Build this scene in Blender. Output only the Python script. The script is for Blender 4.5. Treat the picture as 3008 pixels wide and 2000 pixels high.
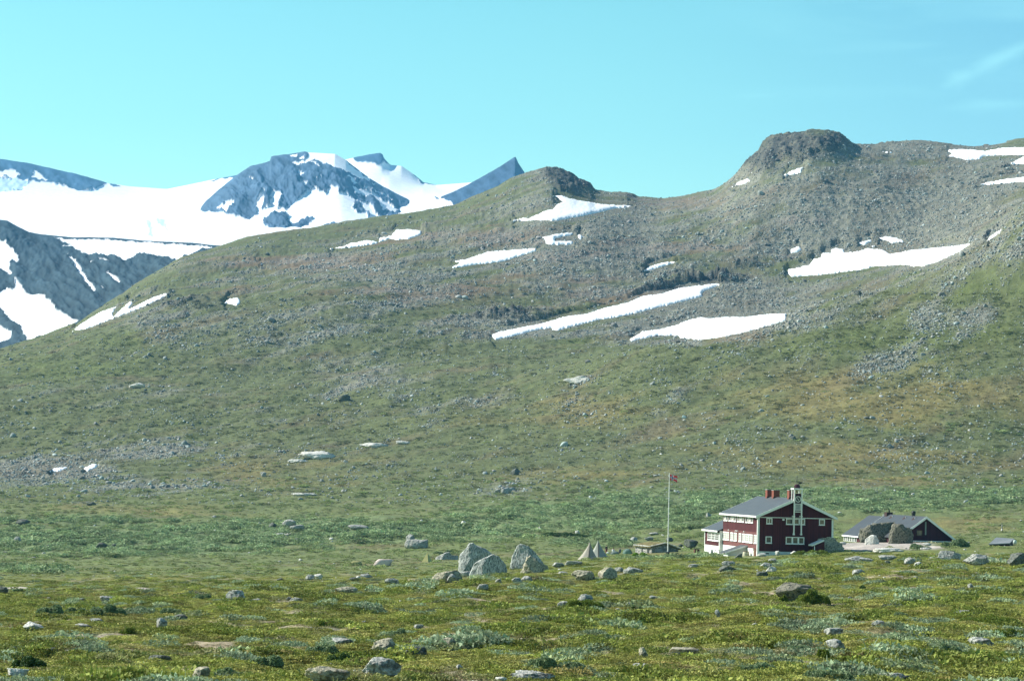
import bpy, bmesh, math, random
import numpy as np
from mathutils import Vector, Matrix
from mathutils.geometry import delaunay_2d_cdt

for o in list(bpy.data.objects): bpy.data.objects.remove(o)
scene = bpy.context.scene
col = scene.collection
rad = math.radians
random.seed(7); RNG = np.random.default_rng(7)

# ------------------------------------------------------------------ camera
F = 6600.0; PITCH = math.atan(402/F); ROLL = rad(1.5)
cP, sP, cR, sR = math.cos(PITCH), math.sin(PITCH), math.cos(ROLL), math.sin(ROLL)
U = Vector((0, -sP, cP)); FW = Vector((0, cP, sP)); XX = Vector((1, 0, 0))
right = XX*cR + U*sR; up = XX*(-sR) + U*cR
cam_d = bpy.data.cameras.new('camera'); cam = bpy.data.objects.new('camera', cam_d); col.objects.link(cam)
m = Matrix.Identity(4)
for i in range(3):
    m[i][0] = right[i]; m[i][1] = up[i]; m[i][2] = -FW[i]
cam.matrix_world = m
cam_d.sensor_width = 36; cam_d.lens = 36*F/3008; cam_d.clip_start = 0.5; cam_d.clip_end = 60000
scene.camera = cam

# ------------------------------------------------------------------ light
SUN_EL, SUN_AZ = rad(36), rad(-74)          # azimuth measured from the view axis (+Y) towards +X
SD = Vector((math.sin(SUN_AZ)*math.cos(SUN_EL), math.cos(SUN_AZ)*math.cos(SUN_EL), math.sin(SUN_EL)))
sun_d = bpy.data.lights.new('sun', 'SUN'); sun = bpy.data.objects.new('sun', sun_d); col.objects.link(sun)
sun_d.energy = 5.0; sun_d.angle = rad(0.5); sun_d.color = (1.0, 0.955, 0.87)
sun.rotation_euler = SD.to_track_quat('Z', 'Y').to_euler()
sun.location = (0, 0, 300)

world = bpy.data.worlds.new('World'); scene.world = world; world.use_nodes = True
wt = world.node_tree; wt.nodes.clear()
def WN(t, **k):
    n = wt.nodes.new(t)
    for a, b in k.items(): setattr(n, a, b)
    return n
sky = WN('ShaderNodeTexSky', sky_type='NISHITA', sun_disc=False, sun_elevation=SUN_EL, sun_rotation=SUN_AZ,
         altitude=1200, air_density=1.0, dust_density=0.6, ozone_density=1.0)
bg = WN('ShaderNodeBackground'); out = WN('ShaderNodeOutputWorld')
tc = WN('ShaderNodeTexCoord'); sep = WN('ShaderNodeSeparateXYZ')
wt.links.new(tc.outputs['Generated'], sep.inputs[0])
# tint of the air, by height above the horizon
rmp = WN('ShaderNodeValToRGB'); rmp.color_ramp.elements[0].position = 0.0; rmp.color_ramp.elements[1].position = 0.32
SKY_LO = (2.02, 2.36, 1.40, 1); SKY_HI = (0.84, 1.86, 1.42, 1)
rmp.color_ramp.elements[0].color = tuple(c/2.4 for c in SKY_LO[:3])+(1,); rmp.color_ramp.elements[1].color = tuple(c/2.4 for c in SKY_HI[:3])+(1,)
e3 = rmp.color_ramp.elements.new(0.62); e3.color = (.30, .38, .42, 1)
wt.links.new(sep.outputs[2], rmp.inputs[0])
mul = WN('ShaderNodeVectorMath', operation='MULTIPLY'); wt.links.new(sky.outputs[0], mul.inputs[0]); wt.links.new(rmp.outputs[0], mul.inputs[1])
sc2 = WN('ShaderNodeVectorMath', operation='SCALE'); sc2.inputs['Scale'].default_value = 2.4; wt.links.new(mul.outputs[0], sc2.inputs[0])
# deeper blue away from the sun
xb = WN('ShaderNodeMapRange', interpolation_type='SMOOTHSTEP'); xb.inputs[1].default_value = 0.02; xb.inputs[2].default_value = 0.26
wt.links.new(sep.outputs[0], xb.inputs[0])
bl = WN('ShaderNodeMix', data_type='RGBA', blend_type='MULTIPLY'); bl.inputs[7].default_value = (0.86, 0.84, 1.0, 1)
wt.links.new(xb.outputs[0], bl.inputs[0]); wt.links.new(sc2.outputs[0], bl.inputs[6])
# thin cirrus towards the right of the valley
mp = WN('ShaderNodeMapping'); mp.inputs['Rotation'].default_value = (0, rad(24), 0); mp.inputs['Scale'].default_value = (9, 9, 60)
wt.links.new(tc.outputs['Generated'], mp.inputs[0])
cn = WN('ShaderNodeTexNoise'); cn.inputs['Scale'].default_value = 1.0; cn.inputs['Detail'].default_value = 6; cn.inputs['Distortion'].default_value = 0.6
wt.links.new(mp.outputs[0], cn.inputs[0])
cr = WN('ShaderNodeMapRange'); cr.inputs[1].default_value = 0.46; cr.inputs[2].default_value = 0.72
wt.links.new(cn.outputs[0], cr.inputs[0])
xr = WN('ShaderNodeMapRange', interpolation_type='SMOOTHSTEP'); xr.inputs[1].default_value = 0.05; xr.inputs[2].default_value = 0.2
wt.links.new(sep.outputs[0], xr.inputs[0])
zr = WN('ShaderNodeMapRange', interpolation_type='SMOOTHSTEP'); zr.inputs[1].default_value = 0.14; zr.inputs[2].default_value = 0.19
wt.links.new(sep.outputs[2], zr.inputs[0])
m1 = WN('ShaderNodeMath', operation='MULTIPLY'); wt.links.new(cr.outputs[0], m1.inputs[0]); wt.links.new(xr.outputs[0], m1.inputs[1])
m2 = WN('ShaderNodeMath', operation='MULTIPLY'); wt.links.new(m1.outputs[0], m2.inputs[0]); wt.links.new(zr.outputs[0], m2.inputs[1])
m3 = WN('ShaderNodeMath', operation='MULTIPLY'); wt.links.new(m2.outputs[0], m3.inputs[0]); m3.inputs[1].default_value = 0.3
# one denser feather of cirrus low over the right-hand ridge, in view-independent sky angles
dv1 = WN('ShaderNodeMath', operation='DIVIDE'); wt.links.new(sep.outputs[0], dv1.inputs[0]); wt.links.new(sep.outputs[1], dv1.inputs[1])
dv2 = WN('ShaderNodeMath', operation='DIVIDE'); wt.links.new(sep.outputs[2], dv2.inputs[0]); wt.links.new(sep.outputs[1], dv2.inputs[1])
def wisp(u0, w0, ang, ln, wd, k):
    cb = WN('ShaderNodeCombineXYZ'); wt.links.new(dv1.outputs[0], cb.inputs[0]); wt.links.new(dv2.outputs[0], cb.inputs[1])
    mq = WN('ShaderNodeMapping', vector_type='TEXTURE'); mq.inputs['Location'].default_value = (u0, w0, 0); mq.inputs['Rotation'].default_value = (0, 0, ang); mq.inputs['Scale'].default_value = (ln, wd, 1); wt.links.new(cb.outputs[0], mq.inputs[0])
    nn = WN('ShaderNodeTexNoise'); nn.inputs['Scale'].default_value = 1.3; nn.inputs['Detail'].default_value = 5; wt.links.new(mq.outputs[0], nn.inputs[0])
    ad = WN('ShaderNodeVectorMath', operation='LENGTH'); wt.links.new(mq.outputs[0], ad.inputs[0])
    ad2 = WN('ShaderNodeMath', operation='ADD'); wt.links.new(ad.outputs['Value'], ad2.inputs[0]); wt.links.new(nn.outputs[0], ad2.inputs[1])
    r_ = WN('ShaderNodeMapRange', interpolation_type='SMOOTHSTEP'); r_.inputs[1].default_value = 1.45; r_.inputs[2].default_value = 0.45; r_.inputs[3].default_value = 0; r_.inputs[4].default_value = k; wt.links.new(ad2.outputs[0], r_.inputs[0])
    return r_.outputs[0]
prev = m3.outputs[0]
for a_ in ((.2150, .1925, rad(27), .030, .0065, .42), (.1985, .1840, rad(20), .014, .0065, .38), (.2120, .1720, rad(3), .030, .0050, .26), (.1060, .1735, rad(3), .020, .0025, .16)):
    mxx = WN('ShaderNodeMath', operation='MAXIMUM'); wt.links.new(prev, mxx.inputs[0]); wt.links.new(wisp(*a_), mxx.inputs[1]); prev = mxx.outputs[0]
cmx = WN('ShaderNodeMix', data_type='RGBA'); wt.links.new(prev, cmx.inputs[0]); wt.links.new(bl.outputs[2], cmx.inputs[6]); cmx.inputs[7].default_value = (5.2, 10.6, 10.2, 1)
wt.links.new(cmx.outputs[2], bg.inputs[0]); bg.inputs[1].default_value = 0.0605
wt.links.new(bg.outputs[0], out.inputs[0])
scene.view_settings.view_transform = 'Standard'; scene.view_settings.look = 'None'
scene.view_settings.exposure = 1.02; scene.view_settings.gamma = 1.0
try:
    scene.render.engine = 'CYCLES'
    scene.cycles.max_bounces = 5; scene.cycles.diffuse_bounces = 2; scene.cycles.volume_bounces = 0
    scene.cycles.transparent_max_bounces = 6
except Exception: pass

# ------------------------------------------------------------------ pixel <-> ray   (photograph pixels, 3008 x 2000)
def ray_uw(px, py):
    dx = np.asarray(px, float)-1504; dy = np.asarray(py, float)-1000
    xu = dx*cR + dy*sR; yu = -dx*sR + dy*cR
    Y = yu*sP + F*cP; Z = -yu*cP + F*sP
    return xu/Y, Z/Y
def to_px(X, Y, Z):
    f = Y*cP + Z*sP; v = -Y*sP + Z*cP
    xu = X/f*F; yu = -v/f*F
    return xu*cR - yu*sR + 1504, xu*sR + yu*cR + 1000

# ------------------------------------------------------------------ noise
_perm = np.random.default_rng(3).permutation(256).astype(np.int32); _perm = np.concatenate([_perm, _perm])
_ga = np.random.default_rng(4).random(256)*2*np.pi
def perlin(x, y, seed=0):
    x = np.asarray(x, float)+seed*37.31; y = np.asarray(y, float)+seed*91.7
    xi = np.floor(x).astype(np.int64); yi = np.floor(y).astype(np.int64)
    xf = x-xi; yf = y-yi
    u = xf*xf*xf*(xf*(xf*6-15)+10); v = yf*yf*yf*(yf*(yf*6-15)+10)
    def g(ix, iy, fx, fy):
        h = _perm[(_perm[ix & 255]+iy) & 255]; a = _ga[h]
        return np.cos(a)*fx+np.sin(a)*fy
    a = g(xi, yi, xf, yf); b = g(xi+1, yi, xf-1, yf); c = g(xi, yi+1, xf, yf-1); d = g(xi+1, yi+1, xf-1, yf-1)
    return (a+(b-a)*u+((c+(d-c)*u)-(a+(b-a)*u))*v)*1.5
def fbm(x, y, o=4, seed=0, g=0.5):
    s = 0; a = 1; t = 0
    for i in range(o):
        s = s+a*perlin(x, y, seed+i*5); t += a; a *= g; x = x*2.03+1.7; y = y*2.03+9.2
    return s/t
def ridged(x, y, o=4, seed=0):
    s = 0; a = 1; t = 0
    for i in range(o):
        s = s+a*(1-2*np.abs(perlin(x, y, seed+i*5))); t += a; a *= 0.5; x = x*2.03+1.7; y = y*2.03+9.2
    return s/t
def sstep(a, b, x):
    t = np.clip((x-a)/(b-a), 0, 1); return t*t*(3-2*t)
def in_poly(px, py, poly):
    poly = np.asarray(poly, float); x0, y0 = poly.min(0); x1, y1 = poly.max(0)
    res = np.zeros(px.shape, bool)
    sel = (px >= x0) & (px <= x1) & (py >= y0) & (py <= y1)
    if not sel.any(): return res
    x = px[sel]; y = py[sel]; c = np.zeros(x.shape, bool); n = len(poly); j = n-1
    for i in range(n):
        xi, yi = poly[i]; xj, yj = poly[j]
        if yi != yj:
            cond = ((yi > y) != (yj > y)) & (x < (xj-xi)*(y-yi)/(yj-yi)+xi)
            c ^= cond
        j = i
    res[sel] = c
    return res

# ------------------------------------------------------------------ object helpers
def link(o, parent=None):
    col.objects.link(o)
    if parent is not None: o.parent = parent
    return o
def tag(o, label=None, cat=None, group=None, kind=None):
    if label: o['label'] = label
    if cat: o['category'] = cat
    if group: o['group'] = group
    if kind: o['kind'] = kind
    return o
def empty(name, loc, rz=0, label=None, cat=None, group=None):
    o = bpy.data.objects.new(name, None); o.location = loc; o.rotation_euler = (0, 0, rz)
    o.empty_display_size = 0.5
    return tag(link(o), label, cat, group)
def np_mesh(name, V, faces, mat=None, smooth=False, cols=None):
    """V (n,3); faces (m,k) int array, k = 3 or 4"""
    me = bpy.data.meshes.new(name); V = np.asarray(V, np.float32); faces = np.asarray(faces, np.int32)
    me.vertices.add(len(V)); me.vertices.foreach_set('co', V.ravel())
    k = faces.shape[1]; nf = len(faces)
    me.loops.add(nf*k); me.loops.foreach_set('vertex_index', faces.ravel())
    me.polygons.add(nf); me.polygons.foreach_set('loop_start', np.arange(0, nf*k, k, dtype=np.int32))
    me.update(calc_edges=True)
    if smooth: me.polygons.foreach_set('use_smooth', np.ones(nf, bool))
    if cols is not None:
        a = me.color_attributes.new('Col', 'FLOAT_COLOR', 'POINT')
        c4 = np.ones((len(V), 4), np.float32); c4[:, :3] = cols; a.data.foreach_set('color', c4.ravel())
    if mat: me.materials.append(mat)
    me.validate()
    return me
class MB:
    def __init__(s): s.v = []; s.f = []
    def poly(s, pts):
        b = len(s.v); s.v += [tuple(p) for p in pts]; s.f.append(tuple(range(b, b+len(pts))))
    def box(s, x0, x1, y0, y1, z0, z1):
        b = len(s.v)
        s.v += [(x0, y0, z0), (x1, y0, z0), (x1, y1, z0), (x0, y1, z0), (x0, y0, z1), (x1, y0, z1), (x1, y1, z1), (x0, y1, z1)]
        s.f += [tuple(b+i for i in q) for q in ((0, 3, 2, 1), (4, 5, 6, 7), (0, 1, 5, 4), (1, 2, 6, 5), (2, 3, 7, 6), (3, 0, 4, 7))]
    def prism(s, pts, d):
        """pts: planar polygon, d: extrusion vector"""
        n = len(pts); b = len(s.v)
        s.v += [tuple(p) for p in pts]+[tuple(p[i]+d[i] for i in range(3)) for p in pts]
        s.f.append(tuple(b+i for i in range(n))[::-1]); s.f.append(tuple(b+n+i for i in range(n)))
        for i in range(n):
            j = (i+1) % n; s.f.append((b+i, b+j, b+n+j, b+n+i))
    def tube(s, p, q, r0, r1=None, n=8, cap=True):
        r1 = r0 if r1 is None else r1; p = Vector(p); q = Vector(q); d = (q-p).normalized()
        a = d.orthogonal().normalized(); c = d.cross(a); b = len(s.v)
        for P, r in ((p, r0), (q, r1)):
            for i in range(n):
                t = 2*math.pi*i/n; s.v.append(tuple(P+a*math.cos(t)*r+c*math.sin(t)*r))
        for i in range(n):
            j = (i+1) % n; s.f.append((b+i, b+j, b+n+j, b+n+i))
        if cap: s.f.append(tuple(b+i for i in range(n))[::-1]); s.f.append(tuple(b+n+i for i in range(n)))
    def lathe(s, prof, c=(0, 0, 0), n=16):
        b = len(s.v)
        for r, z in prof:
            for i in range(n):
                t = 2*math.pi*i/n; s.v.append((c[0]+r*math.cos(t), c[1]+r*math.sin(t), c[2]+z))
        for k in range(len(prof)-1):
            for i in range(n):
                j = (i+1) % n; s.f.append((b+k*n+i, b+k*n+j, b+k*n+n+j, b+k*n+n+i))
        s.f.append(tuple(b+i for i in range(n))[::-1]); s.f.append(tuple(b+(len(prof)-1)*n+i for i in range(n)))
    def build(s, name, mat, parent=None, smooth=False):
        me = bpy.data.meshes.new(name); me.from_pydata(s.v, [], s.f); me.materials.append(mat)
        bm = bmesh.new(); bm.from_mesh(me); bmesh.ops.recalc_face_normals(bm, faces=bm.faces); bm.to_mesh(me); bm.free()
        if smooth:
            for p in me.polygons: p.use_smooth = True
        return link(bpy.data.objects.new(name, me), parent)

# ------------------------------------------------------------------ materials
def newmat(name):
    mt = bpy.data.materials.new(name); mt.use_nodes = True; nt = mt.node_tree
    return mt, nt, nt.nodes['Principled BSDF']
def N(nt, t, **k):
    n = nt.nodes.new(t)
    for a, b in k.items(): setattr(n, a, b)
    return n
def mixc(nt, fac, a, b, blend='MIX'):
    n = N(nt, 'ShaderNodeMix', data_type='RGBA', blend_type=blend)
    for i, v in ((0, fac), (6, a), (7, b)):
        if isinstance(v, bpy.types.NodeSocket): nt.links.new(v, n.inputs[i])
        elif i == 0: n.inputs[0].default_value = v
        else: n.inputs[i].default_value = tuple(v)+(1,) if len(v) == 3 else v
    return n.outputs[2]
def noise(nt, scale, detail=4, vec=None, dist=0, rough=0.55):
    n = N(nt, 'ShaderNodeTexNoise'); n.inputs['Scale'].default_value = scale; n.inputs['Detail'].default_value = detail
    n.inputs['Distortion'].default_value = dist; n.inputs['Roughness'].default_value = rough
    if vec is not None: nt.links.new(vec, n.inputs['Vector'])
    return n.outputs[0]
def rng_(nt, v, a, b, c=0, d=1):
    n = N(nt, 'ShaderNodeMapRange'); nt.links.new(v, n.inputs[0])
    for i, q in zip((1, 2, 3, 4), (a, b, c, d)): n.inputs[i].default_value = q
    return n.outputs[0]
def bump(nt, p, h, strength=0.4, dist=0.05):
    b = N(nt, 'ShaderNodeBump'); b.inputs['Strength'].default_value = strength; b.inputs['Distance'].default_value = dist
    nt.links.new(h, b.inputs['Height']); nt.links.new(b.outputs[0], p.inputs['Normal'])
def pos(nt):
    return N(nt, 'ShaderNodeNewGeometry').outputs['Position']
def objco(nt):
    return N(nt, 'ShaderNodeTexCoord').outputs['Object']
def plain(name, c, rough=0.8, var=0.12, sc=3.0, spec=0.3, metal=0.0):
    mt, nt, p = newmat(name); v = objco(nt)
    f = noise(nt, sc, 5, v)
    c2 = tuple(x*(1-var*2) for x in c); c1 = tuple(min(1, x*(1+var)) for x in c)
    nt.links.new(mixc(nt, rng_(nt, f, 0.3, 0.7), c2, c1), p.inputs['Base Color'])
    p.inputs['Roughness'].default_value = rough; p.inputs['Specular IOR Level'].default_value = spec; p.inputs['Metallic'].default_value = metal
    return mt
# ------------------------------------------------------------------ terrain surfaces from contour curves
def pchip_rows(Vk, rows):
    """Vk (K, nc) values at unit-spaced nodes -> (R, nc) with rows[k] samples per segment"""
    K = Vk.shape[0]; d = np.diff(Vk, axis=0); m = np.zeros_like(Vk)
    a, b = d[:-1], d[1:]; same = (a*b) > 0
    m[1:-1] = np.where(same, 2*a*b/np.where(same, a+b, 1), 0)
    m[0] = d[0]; m[-1] = d[-1]
    outp = []
    for k in range(K-1):
        n = rows[k]; t = (np.arange(n)/n)[:, None]
        h00 = 2*t**3-3*t**2+1; h10 = t**3-2*t**2+t; h01 = -2*t**3+3*t**2; h11 = t**3-t**2
        outp.append(h00*Vk[k]+h10*m[k]+h01*Vk[k+1]+h11*m[k+1])
    outp.append(Vk[-1:])
    return np.concatenate(outp)
def interp_px(lst, ug, smooth=0):
    a = np.array(lst, float); u, w = ray_uw(a[:, 0], a[:, 1]); i = np.argsort(u)
    r = np.interp(ug, u[i], w[i])
    if smooth:
        k = np.ones(smooth)/smooth
        for _ in range(2):
            pe = np.concatenate([2*r[0]-r[1:smooth+1][::-1], r, 2*r[-1]-r[-smooth-1:-1][::-1]]); r = np.convolve(pe, k, 'same')[smooth:-smooth]
    return r
class Surf:
    def __init__(s, u0, u1, nc, curves, rowpx=2.6, dy=None):
        s.ug = np.linspace(u0, u1, nc); s.du = s.ug[1]-s.ug[0]
        Ws, Ys = [], []
        for c in curves:
            Yc, pc = c[0], c[1]; sm = c[2] if len(c) > 2 else 0
            if isinstance(Yc, (int, float)): Yv = np.full(nc, float(Yc))
            else:
                ya = np.array(Yc, float); Yv = np.interp(s.ug*F+1504, ya[:, 0], ya[:, 1]); q = 45; kk = np.ones(q)/q
                for _ in range(2): Yv = np.convolve(np.pad(Yv, q, 'edge'), kk, 'same')[q:-q]
            if isinstance(pc, tuple): Wv = pc[1]/Yv if pc[0] == 'z' else None
            else: Wv = interp_px(pc, s.ug, sm)
            Ws.append(Wv); Ys.append(np.log(Yv))
        Wk = np.array(Ws); Yk = np.array(Ys)
        rows = [int(max(6, min(230, np.percentile(np.abs(Wk[k+1]-Wk[k]), 80)*F/rowpx))) for k in range(len(Wk)-1)]
        s.Y = np.exp(pchip_rows(Yk, rows)); s.W = pchip_rows(Wk, rows)
        s.X = s.ug[None, :]*s.Y; s.Z = s.W*s.Y
        s.nr, s.nc = s.Y.shape
        s.px, s.py = to_px(s.X, s.Y, s.Z)
        s.rows = rows
    def finish(s):
        s.W = s.Z/s.Y; s.cm = np.maximum.accumulate(s.W, axis=0)
    def hit(s, px, py):
        """arrays of photo pixels -> X,Y,Z,row,col of the first ground point on each ray"""
        px = np.atleast_1d(np.asarray(px, float)); py = np.atleast_1d(np.asarray(py, float))
        u, w = ray_uw(px, py); c = np.clip(np.round((u-s.ug[0])/s.du).astype(int), 0, s.nc-1)
        o = np.argsort(c, kind='stable'); row = np.zeros(len(px), int)
        cs = c[o]; cuts = np.flatnonzero(np.diff(cs))+1
        for seg in np.split(o, cuts):
            if len(seg): row[seg] = np.searchsorted(s.cm[:, c[seg[0]]], w[seg])
        row = np.clip(row, 1, s.nr-1)
        W0 = s.W[row-1, c]; W1 = s.W[row, c]; t = np.clip((w-W0)/np.where(np.abs(W1-W0) < 1e-9, 1, W1-W0), 0, 1)
        Yv = s.Y[row-1, c]+(s.Y[row, c]-s.Y[row-1, c])*t
        return u*Yv, Yv, w*Yv, row, c
    def zat(s, X, Y):
        """ground height at plan positions"""
        X = np.atleast_1d(np.asarray(X, float)); Y = np.atleast_1d(np.asarray(Y, float))
        c = np.clip(np.round((X/Y-s.ug[0])/s.du).astype(int), 0, s.nc-1); z = np.zeros(len(X))
        for i in range(len(X)): z[i] = np.interp(Y[i], s.Y[:, c[i]], s.Z[:, c[i]])
        return z
    def mesh(s, name, mat, cols):
        V = np.stack([s.X, s.Y, s.Z], -1).reshape(-1, 3)
        i = np.arange(s.nr*s.nc).reshape(s.nr, s.nc)
        Fq = np.stack([i[:-1, :-1], i[:-1, 1:], i[1:, 1:], i[1:, :-1]], -1).reshape(-1, 4)
        me = np_mesh(name, V, Fq, mat, True, cols.reshape(-1, 3))
        return link(bpy.data.objects.new(name, me))

SKYLINE = [(-500,1110),(0,1025),(85,1002),(161,977),(220,955),(271,917),(365,862),(399,837),(496,782),(530,760),(636,724),(721,701),(806,684),(912,673),(996,657),
 (1082,644),(1222,625),(1294,612),(1340,603),(1383,582),(1463,548),(1497,527),(1540,512),(1582,500),(1606,496),(1641,502),(1675,514),(1700,531),
 (1731,543),(1746,558),(1782,564),(1841,566),(1871,579),(1947,587),(2015,579),(2100,559),(2129,541),(2159,515),(2184,486),(2215,462),(2230,448),(2238,428),(2252,412),(2268,404),
 (2320,397),(2358,392),(2380,382),(2432,386),(2466,397),(2487,414),(2508,426),(2559,427),(2644,420),(2686,416),(2771,422),(2856,431),(2920,426),(3008,409),(3500,360)]
CREST = [(-500,1210),(0,1195),(1000,1165),(1500,1130),(1700,1085),(1800,1055),(1900,1030),(2000,1008),(2150,972),(2311,930),(2450,890),(2600,850),(2729,800),(2814,757),(2898,712),(2962,664),(3008,628),(3300,430),(3500,330)]
def shift(l, d): return [(x, y+(d if not callable(d) else d(x))) for x, y in l]
skyY = [(0,1500),(600,1850),(1500,2200),(2000,2350),(2230,2150),(2400,2080),(2600,2250),(3008,2350)]
NC = 1360
hill = Surf(-0.335, 0.335, NC, [
 (3, ('z', -1.75)), (12, ('z', -2.3)),
 (38, [(0,2012),(3008,2012)]),
 (75, [(0,1888),(1500,1880),(3008,1872)]),
 (140, [(0,1790),(1500,1775),(3008,1752)]),
 (220, [(0,1741),(900,1728),(1500,1709),(2200,1688),(3008,1677)], 61),
 (275, [(0,1722),(900,1711),(1250,1707),(1500,1688),(1700,1671),(1900,1659),(2222,1650),(2440,1638),(2700,1634),(3008,1644)], 81),
 (330, [(0,1690),(900,1684),(1280,1682),(1500,1660),(1700,1644),(1900,1629),(2068,1624),(2222,1625),(2440,1607),(2560,1602),(2700,1605),(2900,1604),(3008,1602)], 101),
 (430, [(0,1648),(1000,1650),(1260,1638),(1500,1632),(1790,1624),(2000,1603),(2222,1588),(2500,1578),(2760,1576),(3008,1570)], 101),
 (600, [(0,1568),(1000,1562),(1500,1552),(2000,1522),(2500,1508),(3008,1498)], 101),
 (800, [(0,1478),(1000,1470),(2000,1425),(3008,1400)], 101),
 ([(0,1000),(2000,960),(3008,960)], [(0,1350),(1000,1320),(1700,1265),(2300,1180),(3008,1080)], 101),
 ([(0,1150),(2000,1100),(3008,1150)], CREST, 9),
 ([(0,1230),(1500,1230),(2000,1250),(2500,1400),(3008,1400)], shift(CREST, lambda x: float(np.interp(x, [0,1500,1800,2000,3008], [-60,-60,-20,16,30]))), 15),
 ([(0,1330),(1500,1500),(2300,1620),(3008,1650)], [(-500,1160),(0,1090),(500,955),(1000,880),(1500,890),(1900,868),(2311,850),(2600,790),(2814,720),(3008,600),(3500,470)], 81),
 ([(0,1420),(1500,1850),(2300,1880),(3008,2000)], [(-500,1135),(0,1055),(300,935),(500,850),(1000,765),(1300,705),(1500,655),(1606,620),(1900,670),(2100,640),(2230,570),(2400,520),(2700,530),(3008,490),(3500,420)], 15),
 (skyY, SKYLINE, 3),
 ([(x, y+160) for x, y in skyY], shift(SKYLINE, 22), 15),
 ([(x, y+700) for x, y in skyY], ('z', -60)),
])
# far snow country, one surface per massif
far_A = Surf(-0.36, 0.10, 900, [
 (4300, [(0,860),(3008,860)]), (5200, [(0,730),(600,730),(1300,700),(3008,720)]),
 (6800, [(0,640),(700,620),(1200,600),(1400,590),(3008,640)], 15),
 (7900, [(-600,500),(0,535),(254,560),(382,575),(492,580),(700,545),(900,520),(1116,500),(1243,560),(1387,562),(1500,572),(1700,620),(3008,700)], 41),
 (8600, [(-600,430),(0,468),(85,480),(170,500),(254,519),(314,538),(382,548),(492,556),(615,531),(695,515),(793,490),(984,470),(1018,468),(1039,464),(1053,461),(1116,450),(1124,455),(1128,466),(1145,485),(1179,488),(1209,508),(1243,536),(1281,544),(1387,536),(1500,545),(1700,600),(3008,700)]),
 (9600, [(0,640),(3008,640)])], rowpx=2.4)
far_B = Surf(-0.165, -0.03, 460, [
 (5400, [(0,780),(3008,760)]), (6000, [(480,800),(560,740),(640,690),(800,660),(1000,650),(1200,680),(1300,740)], 9),
 (6500, [(480,790),(560,700),(600,630),(700,560),(850,540),(1000,545),(1120,600),(1222,640),(1300,740)], 15),
 (7100, [(480,780),(555,690),(575,640),(587,614),(605,590),(640,560),(700,512),(735,490),(793,474),(797,461),(848,453),(891,447),(984,452),(1016,470),(1039,489),(1082,523),(1124,548),(1167,570),(1209,590),(1222,623),(1250,680),(1300,740)]),
 (7700, [(480,800),(900,600),(1300,760)])], rowpx=2.2)
far_C = Surf(-0.05, 0.02, 260, [
 (5600, [(1200,760),(1600,760)]), (5900, [(1200,720),(1320,640),(1400,600),(1514,560),(1600,640)], 9),
 (6400, [(1200,700),(1270,612),(1297,578),(1340,560),(1387,536),(1442,506),(1514,461),(1523,481),(1540,506),(1552,530),(1600,640),(1640,700)]),
 (6900, [(1200,760),(1500,580),(1640,720)])], rowpx=2.2)
far_D = Surf(-0.36, -0.09, 620, [
 (2400, [(-500,1180),(0,1080),(300,980),(600,820),(900,740)]), (2700, [(-500,1000),(0,960),(200,880),(400,830),(600,760),(900,730)], 21),
 (3100, [(-500,760),(0,780),(200,770),(400,750),(600,738),(900,720)], 21),
 (3600, [(-600,600),(-200,630),(0,646),(21,648),(55,667),(85,682),(127,690),(212,697),(339,699),(437,709),(551,713),(645,722),(720,745),(900,800)]),
 (4100, [(-600,720),(0,760),(900,860)])], rowpx=2.4)

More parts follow.
